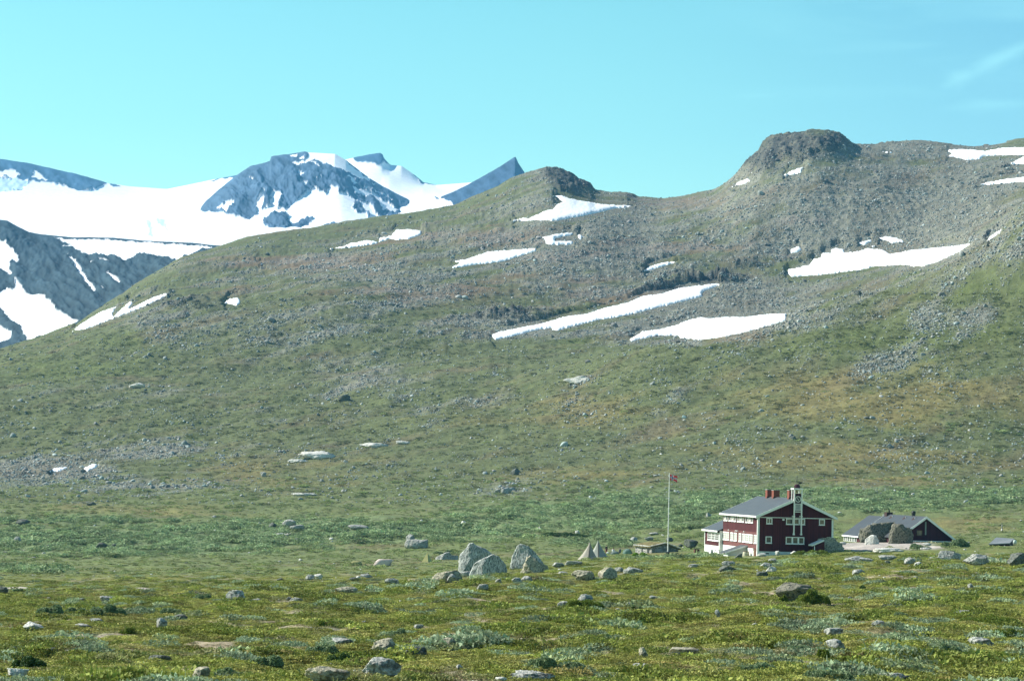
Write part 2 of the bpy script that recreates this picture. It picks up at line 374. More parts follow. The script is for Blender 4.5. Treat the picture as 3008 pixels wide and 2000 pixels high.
def zp(l, ox, oy, s=2.358): return [(ox+x/s, oy+y/s) for x, y in l]
Z1 = lambda l: zp(l, 0, 400); Z2 = lambda l: zp(l, 700, 400); Z3 = lambda l: zp(l, 1400, 350); Z4 = lambda l: zp(l, 2008, 350); Z5 = lambda l: zp(l, 0, 1000)
SNOW = [
 ('large pointed snowfield below the dark middle knoll', Z3([(530,530),(595,528),(640,550),(780,575),(900,592),(1070,600),(1070,610),(960,620),(820,655),(560,705),(400,700),(345,705),(250,710),(255,700),(330,684),(360,690),(400,670),(490,630),(530,625),(560,590),(600,575),(570,550)])),
 ('hook shaped snow patch with a rocky bite in its right side', Z3([(450,820),(560,795),(668,785),(660,805),(545,825),(545,845),(668,845),(665,870),(520,872),(478,862),(480,840)])),
 ('tiny snow patch just right of the hook shaped one', Z3([(685,810),(715,800),(745,812),(720,835)])),
 ('slim white snow strip below and left of the hook shaped patch', Z2([(1455,920),(1540,880),(1490,872),(1500,865),(1570,855),(1600,845),(1730,800),(1950,785),(2060,775),(2065,795),(1960,830),(1830,870),(1620,895)])),
 ('long stepped snow patch high on the left flank of the grey hill', Z2([(625,795),(640,775),(720,765),(780,740),(890,720),(970,735),(980,705),(1060,690),(1090,650),(1170,645),(1270,655),(1265,685),(1190,712),(1100,720),(1050,712),(960,745),(790,772),(680,780)])),
 ('thin snow streak in the scree above the long diagonal snowbank', Z3([(1160,1045),(1200,1020),(1310,990),(1390,985),(1385,992),(1280,1025),(1170,1055)])),
 ('longest diagonal snowbank under the broken cliff band', Z3([(100,1495),(150,1475),(320,1440),(430,1420),(640,1362),(760,1350),(890,1305),(1050,1270),(1150,1225),(1280,1210),(1400,1170),(1480,1160),(1660,1138),(1690,1145),(1640,1170),(1570,1195),(1560,1215),(1600,1210),(1560,1230),(1380,1275),(1200,1320),(1020,1365),(850,1390),(650,1440),(570,1465),(525,1462),(520,1445),(400,1465),(270,1500),(130,1530)])),
 ('broad snowbank lowest on the hill, right below the long diagonal one', Z3([(1060,1525),(1150,1470),(1270,1455),(1400,1420),(1470,1390),(1560,1370),(1610,1380),(1720,1370),(1860,1370),(2020,1350),(2150,1345),(2140,1395),(2060,1420),(1880,1470),(1700,1510),(1540,1530),(1410,1515),(1400,1500),(1250,1500),(1070,1540)])),
 ('biggest snowfield behind the green spur on the right', Z4([(710,1045),(870,1010),(900,970),(950,960),(960,930),(1030,925),(1015,905),(1060,893),(1110,900),(1115,925),(1220,915),(1270,895),(1380,905),(1430,935),(1600,905),(1900,875),(2005,857),(1910,920),(1760,990),(1650,1022),(1500,1010),(1330,1020),(1220,1045),(1100,1060),(950,1080),(745,1093)])),
 ('small slanted snow patch above the biggest snowfield', Z4([(1200,860),(1300,835),(1310,845),(1260,872),(1230,870)])),
 ('arched snow patch topmost above the biggest snowfield', Z4([(1330,825),(1400,812),(1480,825),(1545,848),(1440,863),(1420,845)])),
 ('tiny snow dot touching the top of the biggest snowfield', Z4([(1275,880),(1340,872),(1310,892)])),
 ('ragged small snow patch left of the biggest snowfield', Z4([(735,905),(800,880),(820,905),(790,925),(745,932)])),
 ('leaf shaped snow patch below the dark summit crag', Z4([(685,395),(730,365),(820,335),(845,320),(820,350),(820,370),(760,385)])),
 ('narrow snow patch at the left foot of the summit crag', Z4([(335,468),(380,435),(455,412),(460,428),(400,455)])),
 ('tiny snow fleck on the left edge of the summit crag', Z4([(448,378),(475,365),(470,378)])),
 ('wide flat snowfield on the skyline shoulder at the right', Z4([(1820,215),(1930,208),(2090,222),(2200,200),(2358,195),(2600,190),(2600,240),(2358,250),(2180,252),(2080,260),(2050,280),(1960,285),(1870,262),(1830,258),(1860,240)])),
 ('snow tongue under the flat skyline snowfield at the frame edge', Z4([(2230,315),(2290,295),(2350,262),(2450,255),(2600,260),(2600,320),(2450,312)])),
 ('thin snow strip below the skyline shoulder at the right edge', Z4([(2020,460),(2100,440),(2230,415),(2358,400),(2450,395),(2550,395),(2550,430),(2450,430),(2200,448),(2110,458)])),
 ('small steep snow sliver beside the green spur near the right edge', Z4([(2095,853),(2120,815),(2205,760),(2180,800)])),
 ('forked snow gully on the far left shoulder of the hill', Z1([(500,1350),(560,1300),(700,1215),(810,1178),(780,1230),(785,1250),(900,1145),(925,1150),(890,1200),(1075,1110),(1165,1085),(1140,1115),(1000,1180),(860,1235),(740,1280),(600,1335)])),
 ('round snow patch alone on the left flank of the hill', Z1([(1555,1155),(1590,1125),(1650,1120),(1670,1150),(1640,1175),(1600,1165)])),
 ('short snow dash above the round snow patch', Z1([(1765,898),(1825,878),(1820,890)])),
 ('left one of the two small snow patches low in the left scree', Z5([(340,905),(370,885),(450,875),(495,873),(400,910)])),
 ('right one of the two small snow patches low in the left scree', Z5([(580,885),(640,855),(695,858),(660,885),(600,905)])),
 ('tiny snow strip on the skyline plateau right of the summit crag', Z4([(1375,228),(1430,225),(1450,235),(1420,238)])),
]

# ---- relief and colour of the near hill and valley
H = hill
V_ = np.interp(H.Y, [0, 300, 700, 3000], [0, 230, 430, 1300])
def blobs(px, py, lst, nz=None):
    r = np.zeros_like(px)
    for x, y, rx, ry, v in lst:
        d = ((px-x)/rx)**2+((py-y)/ry)**2
        r = np.maximum(r, v*np.exp(-d*0.9))
    return r
ROCKB = [(2550,640,620,190,1.0),(1750,720,420,200,.85),(1150,800,420,130,.62),(700,800,250,100,.5),(450,930,200,80,.6),(2850,540,400,120,.85),(2150,900,420,110,.9),
 (1500,960,340,60,.75),(1950,960,300,45,.9),(1620,510,130,40,.8),(1300,700,300,60,.6),(900,960,500,80,.6),(130,1385,300,55,1.0),(430,1330,380,45,.75),(480,1430,420,30,.75),
 (1080,1130,190,60,.7),(1230,1230,170,60,.5),(2600,1060,220,60,.55),(2780,940,170,60,.66),(2700,440,330,45,.9),(2180,520,60,60,1.0),(1000,1060,420,60,.45),(400,1180,350,60,.45),(1500,1180,400,60,.35),(2950,760,90,90,.4),(1720,1120,60,16,.7),(1480,1440,130,30,.6),(2730,1290,200,30,.45),(1950,1160,120,30,.5),
 (150,1170,250,40,.35),(820,1250,300,40,.45),(1750,1430,80,15,.5),(2000,1010,90,20,.8)]
CLIFFB = [(2330,430,120,48,1.2),(2240,470,60,50,1.1),(2430,420,70,38,1.0),(1690,535,90,32,1.2),(1630,508,60,18,1.0),(1850,575,60,8,.6),(2600,425,120,6,.6),(2850,432,120,5,.5),(2060,820,160,14,1.0),(1960,850,90,12,1.0),(2200,780,90,12,.8),(560,900,160,45,.6),(480,880,60,40,.6),(800,730,60,10,.5),(1500,930,160,12,.8),(2450,560,260,20,.4),(2800,560,200,20,.3)]  # middle knoll entries darken its right side: shade put into the colour
WILLOWB = [(300,1590,700,45,.9),(900,1560,500,40,.8),(1350,1560,300,30,.8),(1750,1520,400,40,1.0),(2300,1475,500,40,1.0),(2800,1460,400,25,1.0),(1900,1480,250,40,.9),(200,1530,500,12,.6),(1750,1590,180,20,.6),
 (2900,1260,200,40,.5),(100,1670,200,15,.8),(1250,1680,100,10,.5),(2050,1640,280,7,.8),(2600,1380,300,30,.4),(200,1250,300,40,.3)]
OCHREB = [(2600,1180,500,80,.8),(2500,1350,500,50,.7),(1700,1230,400,60,.5),(800,1400,300,60,.5),(1050,1600,200,12,.5),(600,1700,600,12,.6),(1300,1700,500,30,.4),(2600,1420,300,20,.6),(2750,1540,250,20,.7),(1700,1400,300,40,.5),(400,1500,400,20,.5),(1960,1628,130,6,.9)]
GREENB = [(200,1100,300,60,.8),(350,1010,200,30,.6),(1700,1010,160,25,.7),(2700,1000,500,90,.6),(2900,850,200,70,.6),(900,970,200,40,.5),(2300,700,60,20,.3),(1300,900,140,30,.4),(2550,1240,400,60,.5),(1800,1380,200,30,.5),(2500,720,90,25,.35),(480,1290,160,14,.9),(600,1350,150,20,.7)]
BROWNB = [(900,780,300,25,.7),(1400,700,300,25,.6),(1700,760,240,20,.6),(2000,730,200,20,.6),(1850,870,200,20,.6),(1250,870,300,30,.5),(2000,600,150,25,.6),(1550,830,200,25,.5),(2600,760,200,15,.6),(2300,660,150,15,.5),(2150,1000,200,20,.5)]
GRAVB = [(2520,1606,95,16,1.0),(2620,1598,150,10,.9),(2700,1608,120,9,.8),(30,1727,70,5,1.0),(420,1728,25,3,.9)]

def zone(px, py, X, Y, V):
    """masks + colour of the ground at given points"""
    wx = 60*fbm(X/90, V/30, 3, 31); wy = 14*fbm(X/60, V/22, 3, 37)
    fade = np.clip(Y/500, .15, 1)
    pxw, pyw = px+wx*fade, py+wy*fade
    hi = sstep(1250, 900, py)
    rock = blobs(pxw, pyw, ROCKB)
    hs = sstep(700, 1150, Y); Vs = V-.5*X       # bedding of the hill dips down to the left
    n_r = fbm(X/22, V/7.5, 4, 11)*(1-.65*hs)+hs*.75*fbm(X/70, Vs/11, 4, 18); n_r2 = fbm(X/5, V/2.0, 3, 12)
    rock = np.clip(sstep(.34, .86, rock+.75*n_r+.10*hi+.25*fbm(X/60, V/14, 3, 17))*1.0, 0, 1)
    rock = np.clip(rock*(0.62+0.5*n_r2+.3), 0, 1)
    cliff = sstep(.22, .95, blobs(pxw*.5+px*.5, pyw*.4+py*.6, CLIFFB)+.25*n_r)
    wil = sstep(.35, .75, blobs(pxw, pyw, WILLOWB)+.16*sstep(1420, 1470, py)*sstep(1665, 1620, py)+.45*fbm(X/14, V/5, 4, 13))
    n_b = hs*fbm(X/80, Vs/12, 4, 19)
    och = sstep(.1, .8, blobs(pxw, pyw, OCHREB)+.55*fbm(X/30, V/9, 4, 14))
    grn = sstep(.2, .8, blobs(pxw, pyw, GREENB)+.55*fbm(X/26, V/8, 4, 15))
    brn = sstep(.25, .7, blobs(pxw, pyw, BROWNB)+.35*fbm(X/30, V/8, 4, 16)+.55*n_b+.1*hi)
    grv = sstep(.4, .7, blobs(px, py, GRAVB)+.12*n_r2)
    return dict(rock=rock, cliff=cliff, wil=wil, och=och, grn=grn, brn=brn, grv=grv, hi=hi, n_r=n_r, n_r2=n_r2, py=py)
C_ = lambda *a: np.array(a)
def lerp(a, b, t): return a+(b-a)*t[..., None]
def ground_col(z, X, Y, V):
    py_ = z['py']
    near = sstep(420, 180, Y)
    n1 = fbm(X/9, V/4, 4, 21); n2 = fbm(X/2.2, V/1.1, 3, 22); n3 = fbm(X/55, V/16, 3, 23)*.5+.6*fbm(X/90, (V-.5*X)/14, 4, 28)
    base = lerp(np.zeros(X.shape+(3,))+C_(.090, .112, .048), C_(.115, .148, .055), sstep(1350, 1560, py_))
    base = lerp(base, C_(.135, .108, .070), sstep(0, .5, n3)*.55*(1-near))
    base = lerp(base, C_(.088, .118, .034), z['grn']*.6)
    base = lerp(base, C_(.170, .145, .055), z['och']*.65)
    base = lerp(base, C_(.155, .115, .075), z['brn']*.75*z['hi'])
    base = lerp(base, C_(.115, .160, .070), z['wil']*.9)
    # moor in front: olive dwarf birch mats, pale lichen and dry grass, grey willow
    nb = fbm(X/3.2, V/3.0, 4, 24); nc_ = fbm(X/7, V/6, 4, 25); nd = fbm(X/1.3, V/1.3, 3, 26)
    moor = np.zeros(X.shape+(3,))+C_(.120, .150, .026)
    moor = lerp(moor, C_(.165, .165, .045), sstep(-.1, .4, nb)*.8)
    moor = lerp(moor, C_(.300, .255, .185), sstep(.16, .42, nc_+.4*nd)*.85)
    moor = lerp(moor, C_(.075, .105, .025), sstep(.12, .4, -nb+.3*nd)*.6)
    moor = lerp(moor, C_(.190, .185, .170), sstep(.36, .5, nd+.4*nc_)*.6)
    base = lerp(base, moor, near)
    rc = np.zeros(X.shape+(3,))+C_(.200, .205, .185)
    rc = lerp(rc, C_(.150, .140, .115), sstep(-.2, .4, n3))
    base = lerp(base, rc, z['rock']*(.70)*(1-near))
    cl = lerp(np.zeros(X.shape+(3,))+C_(.058, .066, .060), C_(.105, .105, .078), sstep(-.1, .4, n1))  # dark crag rock, its tone deepened by painted shading
    base = lerp(base, cl, z['cliff'])
    base = lerp(base, C_(.36, .34, .30), z['grv'])
    base *= np.array([1.07, 1.0, 1.0])*(1-near)[..., None]+near[..., None]*np.array([1.08, 1.0, .98])
    base *= (1+.42*n1+.34*n2)[..., None].clip(.35, 1.9)
    return base
ZM = zone(H.px, H.py, H.X, H.Y, V_)
COL = ground_col(ZM, H.X, H.Y, V_)
# relief
snowmask = np.zeros(H.px.shape, bool)
for lab, P in SNOW:
    for ox_, oy_ in ((0, 0), (9, 0), (-9, 0), (0, 8), (0, -8), (0, -16), (0, -24), (9, -14), (-9, -14), (0, 15)): snowmask |= in_poly(H.px+ox_, H.py+oy_, P)
flat = np.where(snowmask, .08, 1.0)
d = np.clip(H.Y/1500, 0, 1.2)
rel = np.zeros_like(H.Z)
hz = sstep(650, 1200, H.Y)
crest_row = sum(H.rows[:16]); taper = np.clip(np.abs(np.arange(H.nr)-crest_row)/26, .5, 1)[:, None]*np.ones_like(H.Z)
flat = flat*taper
rel += hz*1.9*ridged(H.X/90, (H.Y*.5+H.Z)/13, 3, 40)*flat
rel += hz*(4.0*fbm(H.X/110, H.Y/150, 4, 41)+1.6*ridged(H.X/38, H.Y/60, 3, 42)-.8)*flat
rel += hz*(0.7+.6*ZM['rock'])*.9*ridged(H.X/9, H.Y/14, 3, 43)*flat
rel += hz*ZM['rock']*.8*np.abs(fbm(H.X/2.6, H.Y/5, 3, 44))*flat
rel += ZM['cliff']*sstep(600, 1000, H.Y)*(7*ridged(H.X/15, H.Y/22, 4, 45)+3.0*fbm(H.X/5, H.Y/7, 3, 46))*flat
mid = sstep(330, 500, H.Y)*(1-hz)
rel += sstep(450, 650, H.Y)*(1-.6*hz)*(2.2*ridged(H.X/170+.3*perlin(H.X/90, H.Y/90, 56), (H.Y-.25*H.X)/46, 3, 55)-.6)*flat
rel += mid*(1.5*fbm(H.X/28, H.Y/34, 4, 47)+.6*fbm(H.X/6, H.Y/8, 3, 48)+ZM['wil']*.5*np.abs(fbm(H.X/3.0, H.Y/3.0, 3, 49))+ZM['rock']*.6*ridged(H.X/3, H.Y/4, 3, 50))
nr_ = (1-sstep(300, 420, H.Y))
yard = (1-.85*blobs(H.px, H.py, [(2300,1630,480,30,1),(1900,1632,120,14,1)]))*(1-.5*sstep(190, 260, H.Y))
rel += nr_*yard*(.75*fbm(H.X/15, H.Y/17, 3, 51)+.46*fbm(H.X/4.5, H.Y/5, 3, 52)+.17*fbm(H.X/1.3, H.Y/1.5, 3, 53)+.05*perlin(H.X/.45, H.Y/.45, 54))*np.clip(H.Y/60, .2, 1)
H.Z = H.Z+rel
H.finish()

# ---- ground material: mottled colour per vertex plus fine grain
def ground_mat(name, sc=(2.2, 9.0), spec=.15, bs=.5, bd=.3):
    mt, nt, p = newmat(name)
    a = N(nt, 'ShaderNodeAttribute', attribute_name='Col'); v = pos(nt)
    f1 = noise(nt, sc[0], 6, v, 0, .65); f2 = noise(nt, sc[1], 3, v, 0, .6)
    c = mixc(nt, 1.0, a.outputs[0], rng_(nt, f1, .32, .68, .55, 1.45), 'MULTIPLY')
    c = mixc(nt, 1.0, c, rng_(nt, f2, .3, .7, .75, 1.25), 'MULTIPLY')
    nt.links.new(c, p.inputs['Base Color']); p.inputs['Roughness'].default_value = .95; p.inputs['Specular IOR Level'].default_value = spec
    bump(nt, p, f1, bs, bd)
    return mt
M_ground = ground_mat('tundra')
tag(H.mesh('hillside_ground', M_ground, COL), kind='structure')

# ---- far massifs: snow default, rock painted on, with distance haze mixed into its blue
def mountain(S, name, rocks, snows, ice_and_shade=(), rock_haze_col=(.10, .105, .115), relief=9, default_rock=False, smooth_snow=2.0, crest=3):
    jx = 7*fbm(S.px/14, S.py/14, 4, 61); jy = 7*fbm(S.px/14, S.py/14, 4, 62)
    PX, PY = S.px+jx, S.py+jy
    rk = np.full(S.px.shape, default_rock)
    for P in rocks: rk |= in_poly(PX, PY, P)
    for P in snows: rk &= ~in_poly(PX, PY, P)
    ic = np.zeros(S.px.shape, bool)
    for P in ice_and_shade: ic |= in_poly(PX, PY, P)
    k = S.Y/6600
    Q = S.Y*.3+S.Z*1.3; n = ridged((S.X+.5*Q)/(120*k), (Q-.3*S.X)/(330*k), 5, 63); nf = fbm(S.X/(26*k), Q/(30*k), 3, 64)
    st = ridged((S.X*.6+Q)/(34*k), (S.X-Q*.5)/(150*k), 3, 68)
    edge = np.ones_like(S.Z)
    cr_ = sum(S.rows[:crest]); tp = np.clip(np.abs(np.arange(S.nr)-cr_)/34, .12, 1)[:, None]; relief = relief*tp
    S.Z = S.Z+np.where(rk, relief*k*(n-.3)*1.6+relief*.9*k*nf+relief*.5*k*st, smooth_snow*k*fbm(S.X/(300*k), S.Y/(300*k), 3, 65))
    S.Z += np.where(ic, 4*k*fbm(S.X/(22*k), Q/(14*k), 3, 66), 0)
    S.finish()
    rc = np.zeros(S.X.shape+(3,))+C_(*rock_haze_col)
    rc *= (1+.8*fbm(S.X/(34*k)+Q/(90*k), (Q-.4*S.X)/(50*k), 4, 67)+.4*nf+.5*st)[..., None].clip(.35, 1.9)
    cc = np.where(rk[..., None], rc, C_(.86, .88, .90))
    cc = np.where((ic & ~rk)[..., None], C_(.50, .66, .78), cc)  # blue of crevasse ice, also used as painted shade on the snow
    mt, nt, p = newmat(name+'_rock_and_snow'); a = N(nt, 'ShaderNodeAttribute', attribute_name='Col'); v = pos(nt)
    f1 = noise(nt, .06, 6, v, 0, .6); c = mixc(nt, 1.0, a.outputs[0], rng_(nt, f1, .3, .7, .85, 1.12), 'MULTIPLY')
    nt.links.new(c, p.inputs['Base Color']); p.inputs['Roughness'].default_value = .9; p.inputs['Specular IOR Level'].default_value = .1
    return tag(S.mesh(name, mt, cc), kind='structure')
mountain(far_A, 'glacier_mountains', rocks=[
  [(-900,380),(0,460),(85,470),(170,490),(254,510),(320,535),(284,555),(244,565),(190,548),(143,535),(90,533),(60,560),(0,563),(-900,600)],
  [(1036,466),(1039,458),(1116,440),(1130,450),(1132,466),(1150,488),(1130,476),(1112,490),(1100,482),(1070,478),(1045,476)],
  [(615,534),(650,520),(700,510),(695,522),(650,527)], Z1([(740,318),(830,345),(835,353),(790,348)]), Z1([(500,235),(520,240),(510,250)]),
  [(1205,500),(1248,530),(1290,538),(1282,545),(1240,540)], Z2([(1355,425),(1385,425),(1380,435),(1360,434)])],
  snows=[[(91,523),(104,502),(140,531)], [(0,505),(42,499),(60,512),(50,523),(-300,520),(-300,500)], [(-300,523),(50,524),(85,535),(60,558),(0,563),(-300,570)]],
  crest=4, ice_and_shade=[[(-300,526),(50,526),(85,536),(60,558),(0,563),(-300,570)], [(424,648),(440,652),(449,672),(446,698),(438,692),(440,672)], [(452,643),(485,648),(493,682),(484,668),(468,655)]],  # first patch paints bluish shade on snow, the others are crevasse ice
  rock_haze_col=(.038, .078, .135))
mountain(far_B, 'central_peak', rocks=[[(583,618),(600,585),(640,545),(700,500),(735,478),(790,462),(797,440),(891,430),(990,438),(1039,470),(1124,535),(1215,575),(1240,640),(1080,700),(700,720),(728,645),(700,640),(665,632),(640,622),(600,627)]],
  snows=[Z2(p) for p in (
   [(480,100),(690,100),(745,165),(770,200),(910,300),(905,325),(800,270),(680,225),(600,205),(530,160),(500,165),(460,190),(380,195),(375,188),(460,170),(478,140)],
   [(500,165),(530,175),(570,225),(555,222)], [(760,275),(800,290),(830,335),(790,320)], [(870,350),(930,380),(920,390),(880,370)], [(945,380),(1070,440),(1060,445),(960,400)],
   [(790,340),(850,370),(960,410),(1040,470),(1150,530),(1100,540),(1000,500),(970,450),(850,400),(800,380)],
   [(320,520),(420,440),(520,355),(610,400),(640,340),(700,380),(690,400),(760,400),(810,440),(790,490),(820,530),(880,535),(905,575),(740,615),(690,610),(500,650),(480,630),(520,560),(440,575),(370,612),(345,560),(325,525),(180,570),(170,600),(215,665),(220,760),(-300,760),(-300,570),(-50,570),(80,575),(130,540),(125,455),(160,390),(180,395),(165,510),(215,490),(240,385),(300,395),(270,510),(300,490)],
   [(820,440),(900,470),(970,560),(1030,545),(1035,570),(930,585),(900,530),(860,480)], [(410,238),(440,240),(445,272),(420,265)], [(440,320),(475,325),(470,350),(448,345)], [(70,288),(100,300),(98,315),(80,308)],
   [(355,130),(410,125),(405,145),(375,145)], [(420,150),(460,130),(455,155),(430,163)], [(530,308),(545,308),(545,320)], [(558,303),(572,306),(568,316)], [(920,322),(955,332),(945,340)])]
   +[Z1([(1505,495),(1620,450),(1570,540)])], rock_haze_col=(.046, .076, .120), relief=12)
mountain(far_C, 'sharp_peak', rocks=[[(1290,582),(1297,570),(1340,545),(1500,440),(1530,450),(1560,500),(1580,640),(1343,606),(1320,592)]], snows=[], rock_haze_col=(.030, .055, .095), relief=7, crest=2)
mountain(far_D, 'dark_snowy_ridge', rocks=[], default_rock=True, snows=[Z1(p) for p in (
   [(340,705),(500,712),(800,722),(1030,742),(1300,758),(1470,770),(1350,815),(1230,862),(1160,840),(1000,820),(950,815),(870,865),(760,835),(600,820),(550,790),(500,765),(430,758),(500,752),(430,725),(370,708)],
   [(-600,690),(0,725),(40,735),(80,790),(125,830),(125,870),(80,860),(60,900),(80,975),(0,920),(-600,900)],
   [(470,825),(520,860),(570,950),(620,1010),(660,1060),(650,1080),(590,1010),(540,960),(515,880)],
   [(90,990),(150,1050),(180,1100),(290,1100),(370,1180),(375,1215),(450,1240),(540,1295),(400,1360),(260,1400),(180,1410),(150,1340),(100,1300),(0,1190),(-600,1100),(-600,1000),(0,1090),(40,1060),(110,1060)],
   [(670,860),(710,858),(755,890),(700,880)], [(735,945),(800,970),(830,1025),(780,1000)], [(-500,1200),(0,1320),(80,1370),(75,1400),(0,1440),(-500,1400)], [(620,870),(645,880),(630,885)], [(700,1035),(725,1055),(705,1050)])],
   rock_haze_col=(.026, .044, .055), relief=8)
# valley floor that carries everything out to the horizon
g = MB(); g.box(-4300, 4300, -400, 9900, -163, -160)
gm = plain('far_valley_floor', (.10, .12, .07), .95, .2, .01)
tag(g.build('valley_floor', gm), kind='structure')
# ------------------------------------------------------------------ summer snow patches (each a drape with its own thickness)
def snow_mat():
    mt, nt, p = newmat('old_snow'); v = pos(nt)
    f = noise(nt, .25, 5, v); c = mixc(nt, rng_(nt, f, .3, .7), (.84, .86, .88), (.92, .93, .94))
    nt.links.new(c, p.inputs['Base Color']); p.inputs['Roughness'].default_value = .7; p.inputs['Specular IOR Level'].default_value = .2
    bump(nt, p, noise(nt, 1.2, 3, v), .25, .1)
    return mt
M_snow = snow_mat()
def snow_patch(lab, P, i):
    rs = np.random.default_rng(100+i)
    pts = []; n = len(P); area = 0
    for k in range(n):
        a = np.array(P[k]); b = np.array(P[(k+1) % n]); L = np.hypot(*(b-a)); m_ = max(1, int(L/3.0))
        nrm = np.array([-(b-a)[1], (b-a)[0]])/max(L, 1e-6); amp = min(2.2, L*.1)
        for j in range(m_):
            t = j/m_; q = a+(b-a)*t+nrm*rs.normal()*amp*.35*min(1, 4*t*(1-t)+.25)
            pts.append(q)
        area += a[0]*b[1]-a[1]*b[0]
    if area < 0: pts = pts[::-1]
    pts = np.array(pts); x0, y0 = pts.min(0); x1, y1 = pts.max(0); st = 3.6
    gx, gy = np.meshgrid(np.arange(x0, x1, st), np.arange(y0, y1, st)); gx = gx.ravel()+rs.uniform(-1, 1, gx.size); gy = gy.ravel()+rs.uniform(-1, 1, gy.size)
    ins = in_poly(gx, gy, pts); gp = np.stack([gx[ins], gy[ins]], 1)
    if len(gp):
        dm = np.array([np.min(np.hypot(*(pts-q).T)) for q in gp]); gp = gp[dm > 1.6]; dm = dm[dm > 1.6]
    allp = [Vector((float(a), float(b))) for a, b in pts]+[Vector((float(a), float(b))) for a, b in gp]
    nb = len(pts)
    vs, es, fs, ov, oe, of = delaunay_2d_cdt(allp, [(j, (j+1) % nb) for j in range(nb)], [], 1, 1e-4)
    if not fs: return
    vv = np.array([(v.x, v.y) for v in vs]); X, Y, Z, r, c = H.hit(vv[:, 0], vv[:, 1])
    dd = np.array([np.min(np.hypot(*(pts-q).T)) for q in vv])
    k = Y/1500
    Z = Z+np.clip(dd/6, 0, 1)**.8*(1.0*k)+.12*k-np.where(dd < .6, .2*k, 0)
    me = bpy.data.meshes.new('snow_patch'); V = [(float(a), float(b), float(e)) for a, b, e in zip(X, Y, Z)]
    me.from_pydata(V, [], [tuple(f)[::-1] for f in fs]); me.materials.append(M_snow)
    bm = bmesh.new(); bm.from_mesh(me)
    bmesh.ops.recalc_face_normals(bm, faces=bm.faces)
    if sum(f.normal.z for f in bm.faces) < 0: bmesh.ops.reverse_faces(bm, faces=bm.faces)
    # skirt: the rim is closed down into the ground
    rim = [e for e in bm.edges if e.is_boundary]
    ext = bmesh.ops.extrude_edge_only(bm, edges=rim)
    for v in ext['geom']:
        if isinstance(v, bmesh.types.BMVert): v.co.z -= 1.2
    for f in bm.faces: f.smooth = True
    bm.to_mesh(me); bm.free()
    o = link(bpy.data.objects.new('snow_patch', me)); tag(o, lab, 'snow patch', 'snow patches left on the mountainside')
for i, (lab, P) in enumerate(SNOW): snow_patch(lab, P, i)

# ------------------------------------------------------------------ rocks
def ico(sub):
    bm = bmesh.new(); bmesh.ops.create_icosphere(bm, subdivisions=sub, radius=1)
    V = np.array([v.co[:] for v in bm.verts]); Fc = np.array([[v.index for v in f.verts] for f in bm.faces]); bm.free()
    return V, Fc
ICO = {k: ico(k) for k in (1, 2, 3, 4, 5)}
def n3(V, s, seed):
    return (perlin(V[:, 0]*s+3, V[:, 1]*s+V[:, 2]*s*.7, seed)+perlin(V[:, 2]*s+5, V[:, 0]*s-V[:, 1]*s*.6, seed+3))*.5
def rock_shape(sub, seed, cuts=9, rough=.10, flat=.0):
    rs = np.random.default_rng(seed); V, Fc = ICO[sub]; V = V.copy()
    for k in range(cuts):
        n = rs.normal(size=3); n[2] *= .8; n /= np.linalg.norm(n); dd = rs.uniform(.5, .86)
        t = V@n-dd; V -= np.where(t > 0, t, 0)[:, None]*n*.95
    for s, a in ((1.3, rough*1.8), (3.1, rough*1.1), (7.5, rough*.75))+(((15, rough*.5), (31, rough*.3)) if sub >= 4 else ()):
        V *= (1+a*n3(V, s, seed+int(s*3)))[:, None]
    return V, Fc
def rock_mat(name, a, b, dark, spot=1.0, sc=1.0, streak=False):
    mt, nt, p = newmat(name); v = objco(nt)
    if streak:
        q = N(nt, 'ShaderNodeMapping'); q.inputs['Scale'].default_value = (1.6, 1.6, .32); q.inputs['Rotation'].default_value = (0, .15, 0); nt.links.new(v, q.inputs[0]); v = q.outputs[0]
    f = noise(nt, 1.3*sc, 6, v, 0, .65); g = noise(nt, 6*sc, 5, v, .3, .7); h = noise(nt, 2.6*sc, 4, v, .8, .6)
    c = mixc(nt, rng_(nt, f, .35, .65), a, b)
    c = mixc(nt, rng_(nt, g, .47, .60, 0, .85*spot), c, dark)
    g2 = noise(nt, 22*sc, 4, v, 0, .7); c = mixc(nt, 1.0, c, rng_(nt, g2, .32, .68, .55, 1.45), 'MULTIPLY')
    c = mixc(nt, rng_(nt, h, .60, .70, 0, .8*spot), c, tuple(min(1, x*1.45) for x in a))
    nt.links.new(c, p.inputs['Base Color']); p.inputs['Roughness'].default_value = .92; p.inputs['Specular IOR Level'].default_value = .2
    ms = N(nt, 'ShaderNodeMath', operation='ADD'); nt.links.new(f, ms.inputs[0]); nt.links.new(g, ms.inputs[1])
    bump(nt, p, ms.outputs[0], .7, .12)
    return mt
M_rock = {
 'grey': rock_mat('grey_lichened_rock', (.44, .44, .40), (.27, .27, .25), (.06, .065, .06)),
 'pale': rock_mat('pale_granite', (.66, .64, .59), (.46, .45, .41), (.15, .15, .14), .6),
 'dark': rock_mat('dark_mossy_rock', (.16, .17, .15), (.10, .11, .09), (.035, .04, .035)),
 'mottled': rock_mat('dark_mottled_rock', (.21, .195, .15), (.125, .125, .10), (.028, .034, .028), 1.1, .8),
 'tan': rock_mat('tan_lichened_rock', (.42, .38, .28), (.27, .26, .20), (.06, .06, .045)),
 'streak': rock_mat('streaked_grey_boulder', (.50, .51, .48), (.26, .28, .26), (.05, .06, .058), 1.15, 1.0, True),
}
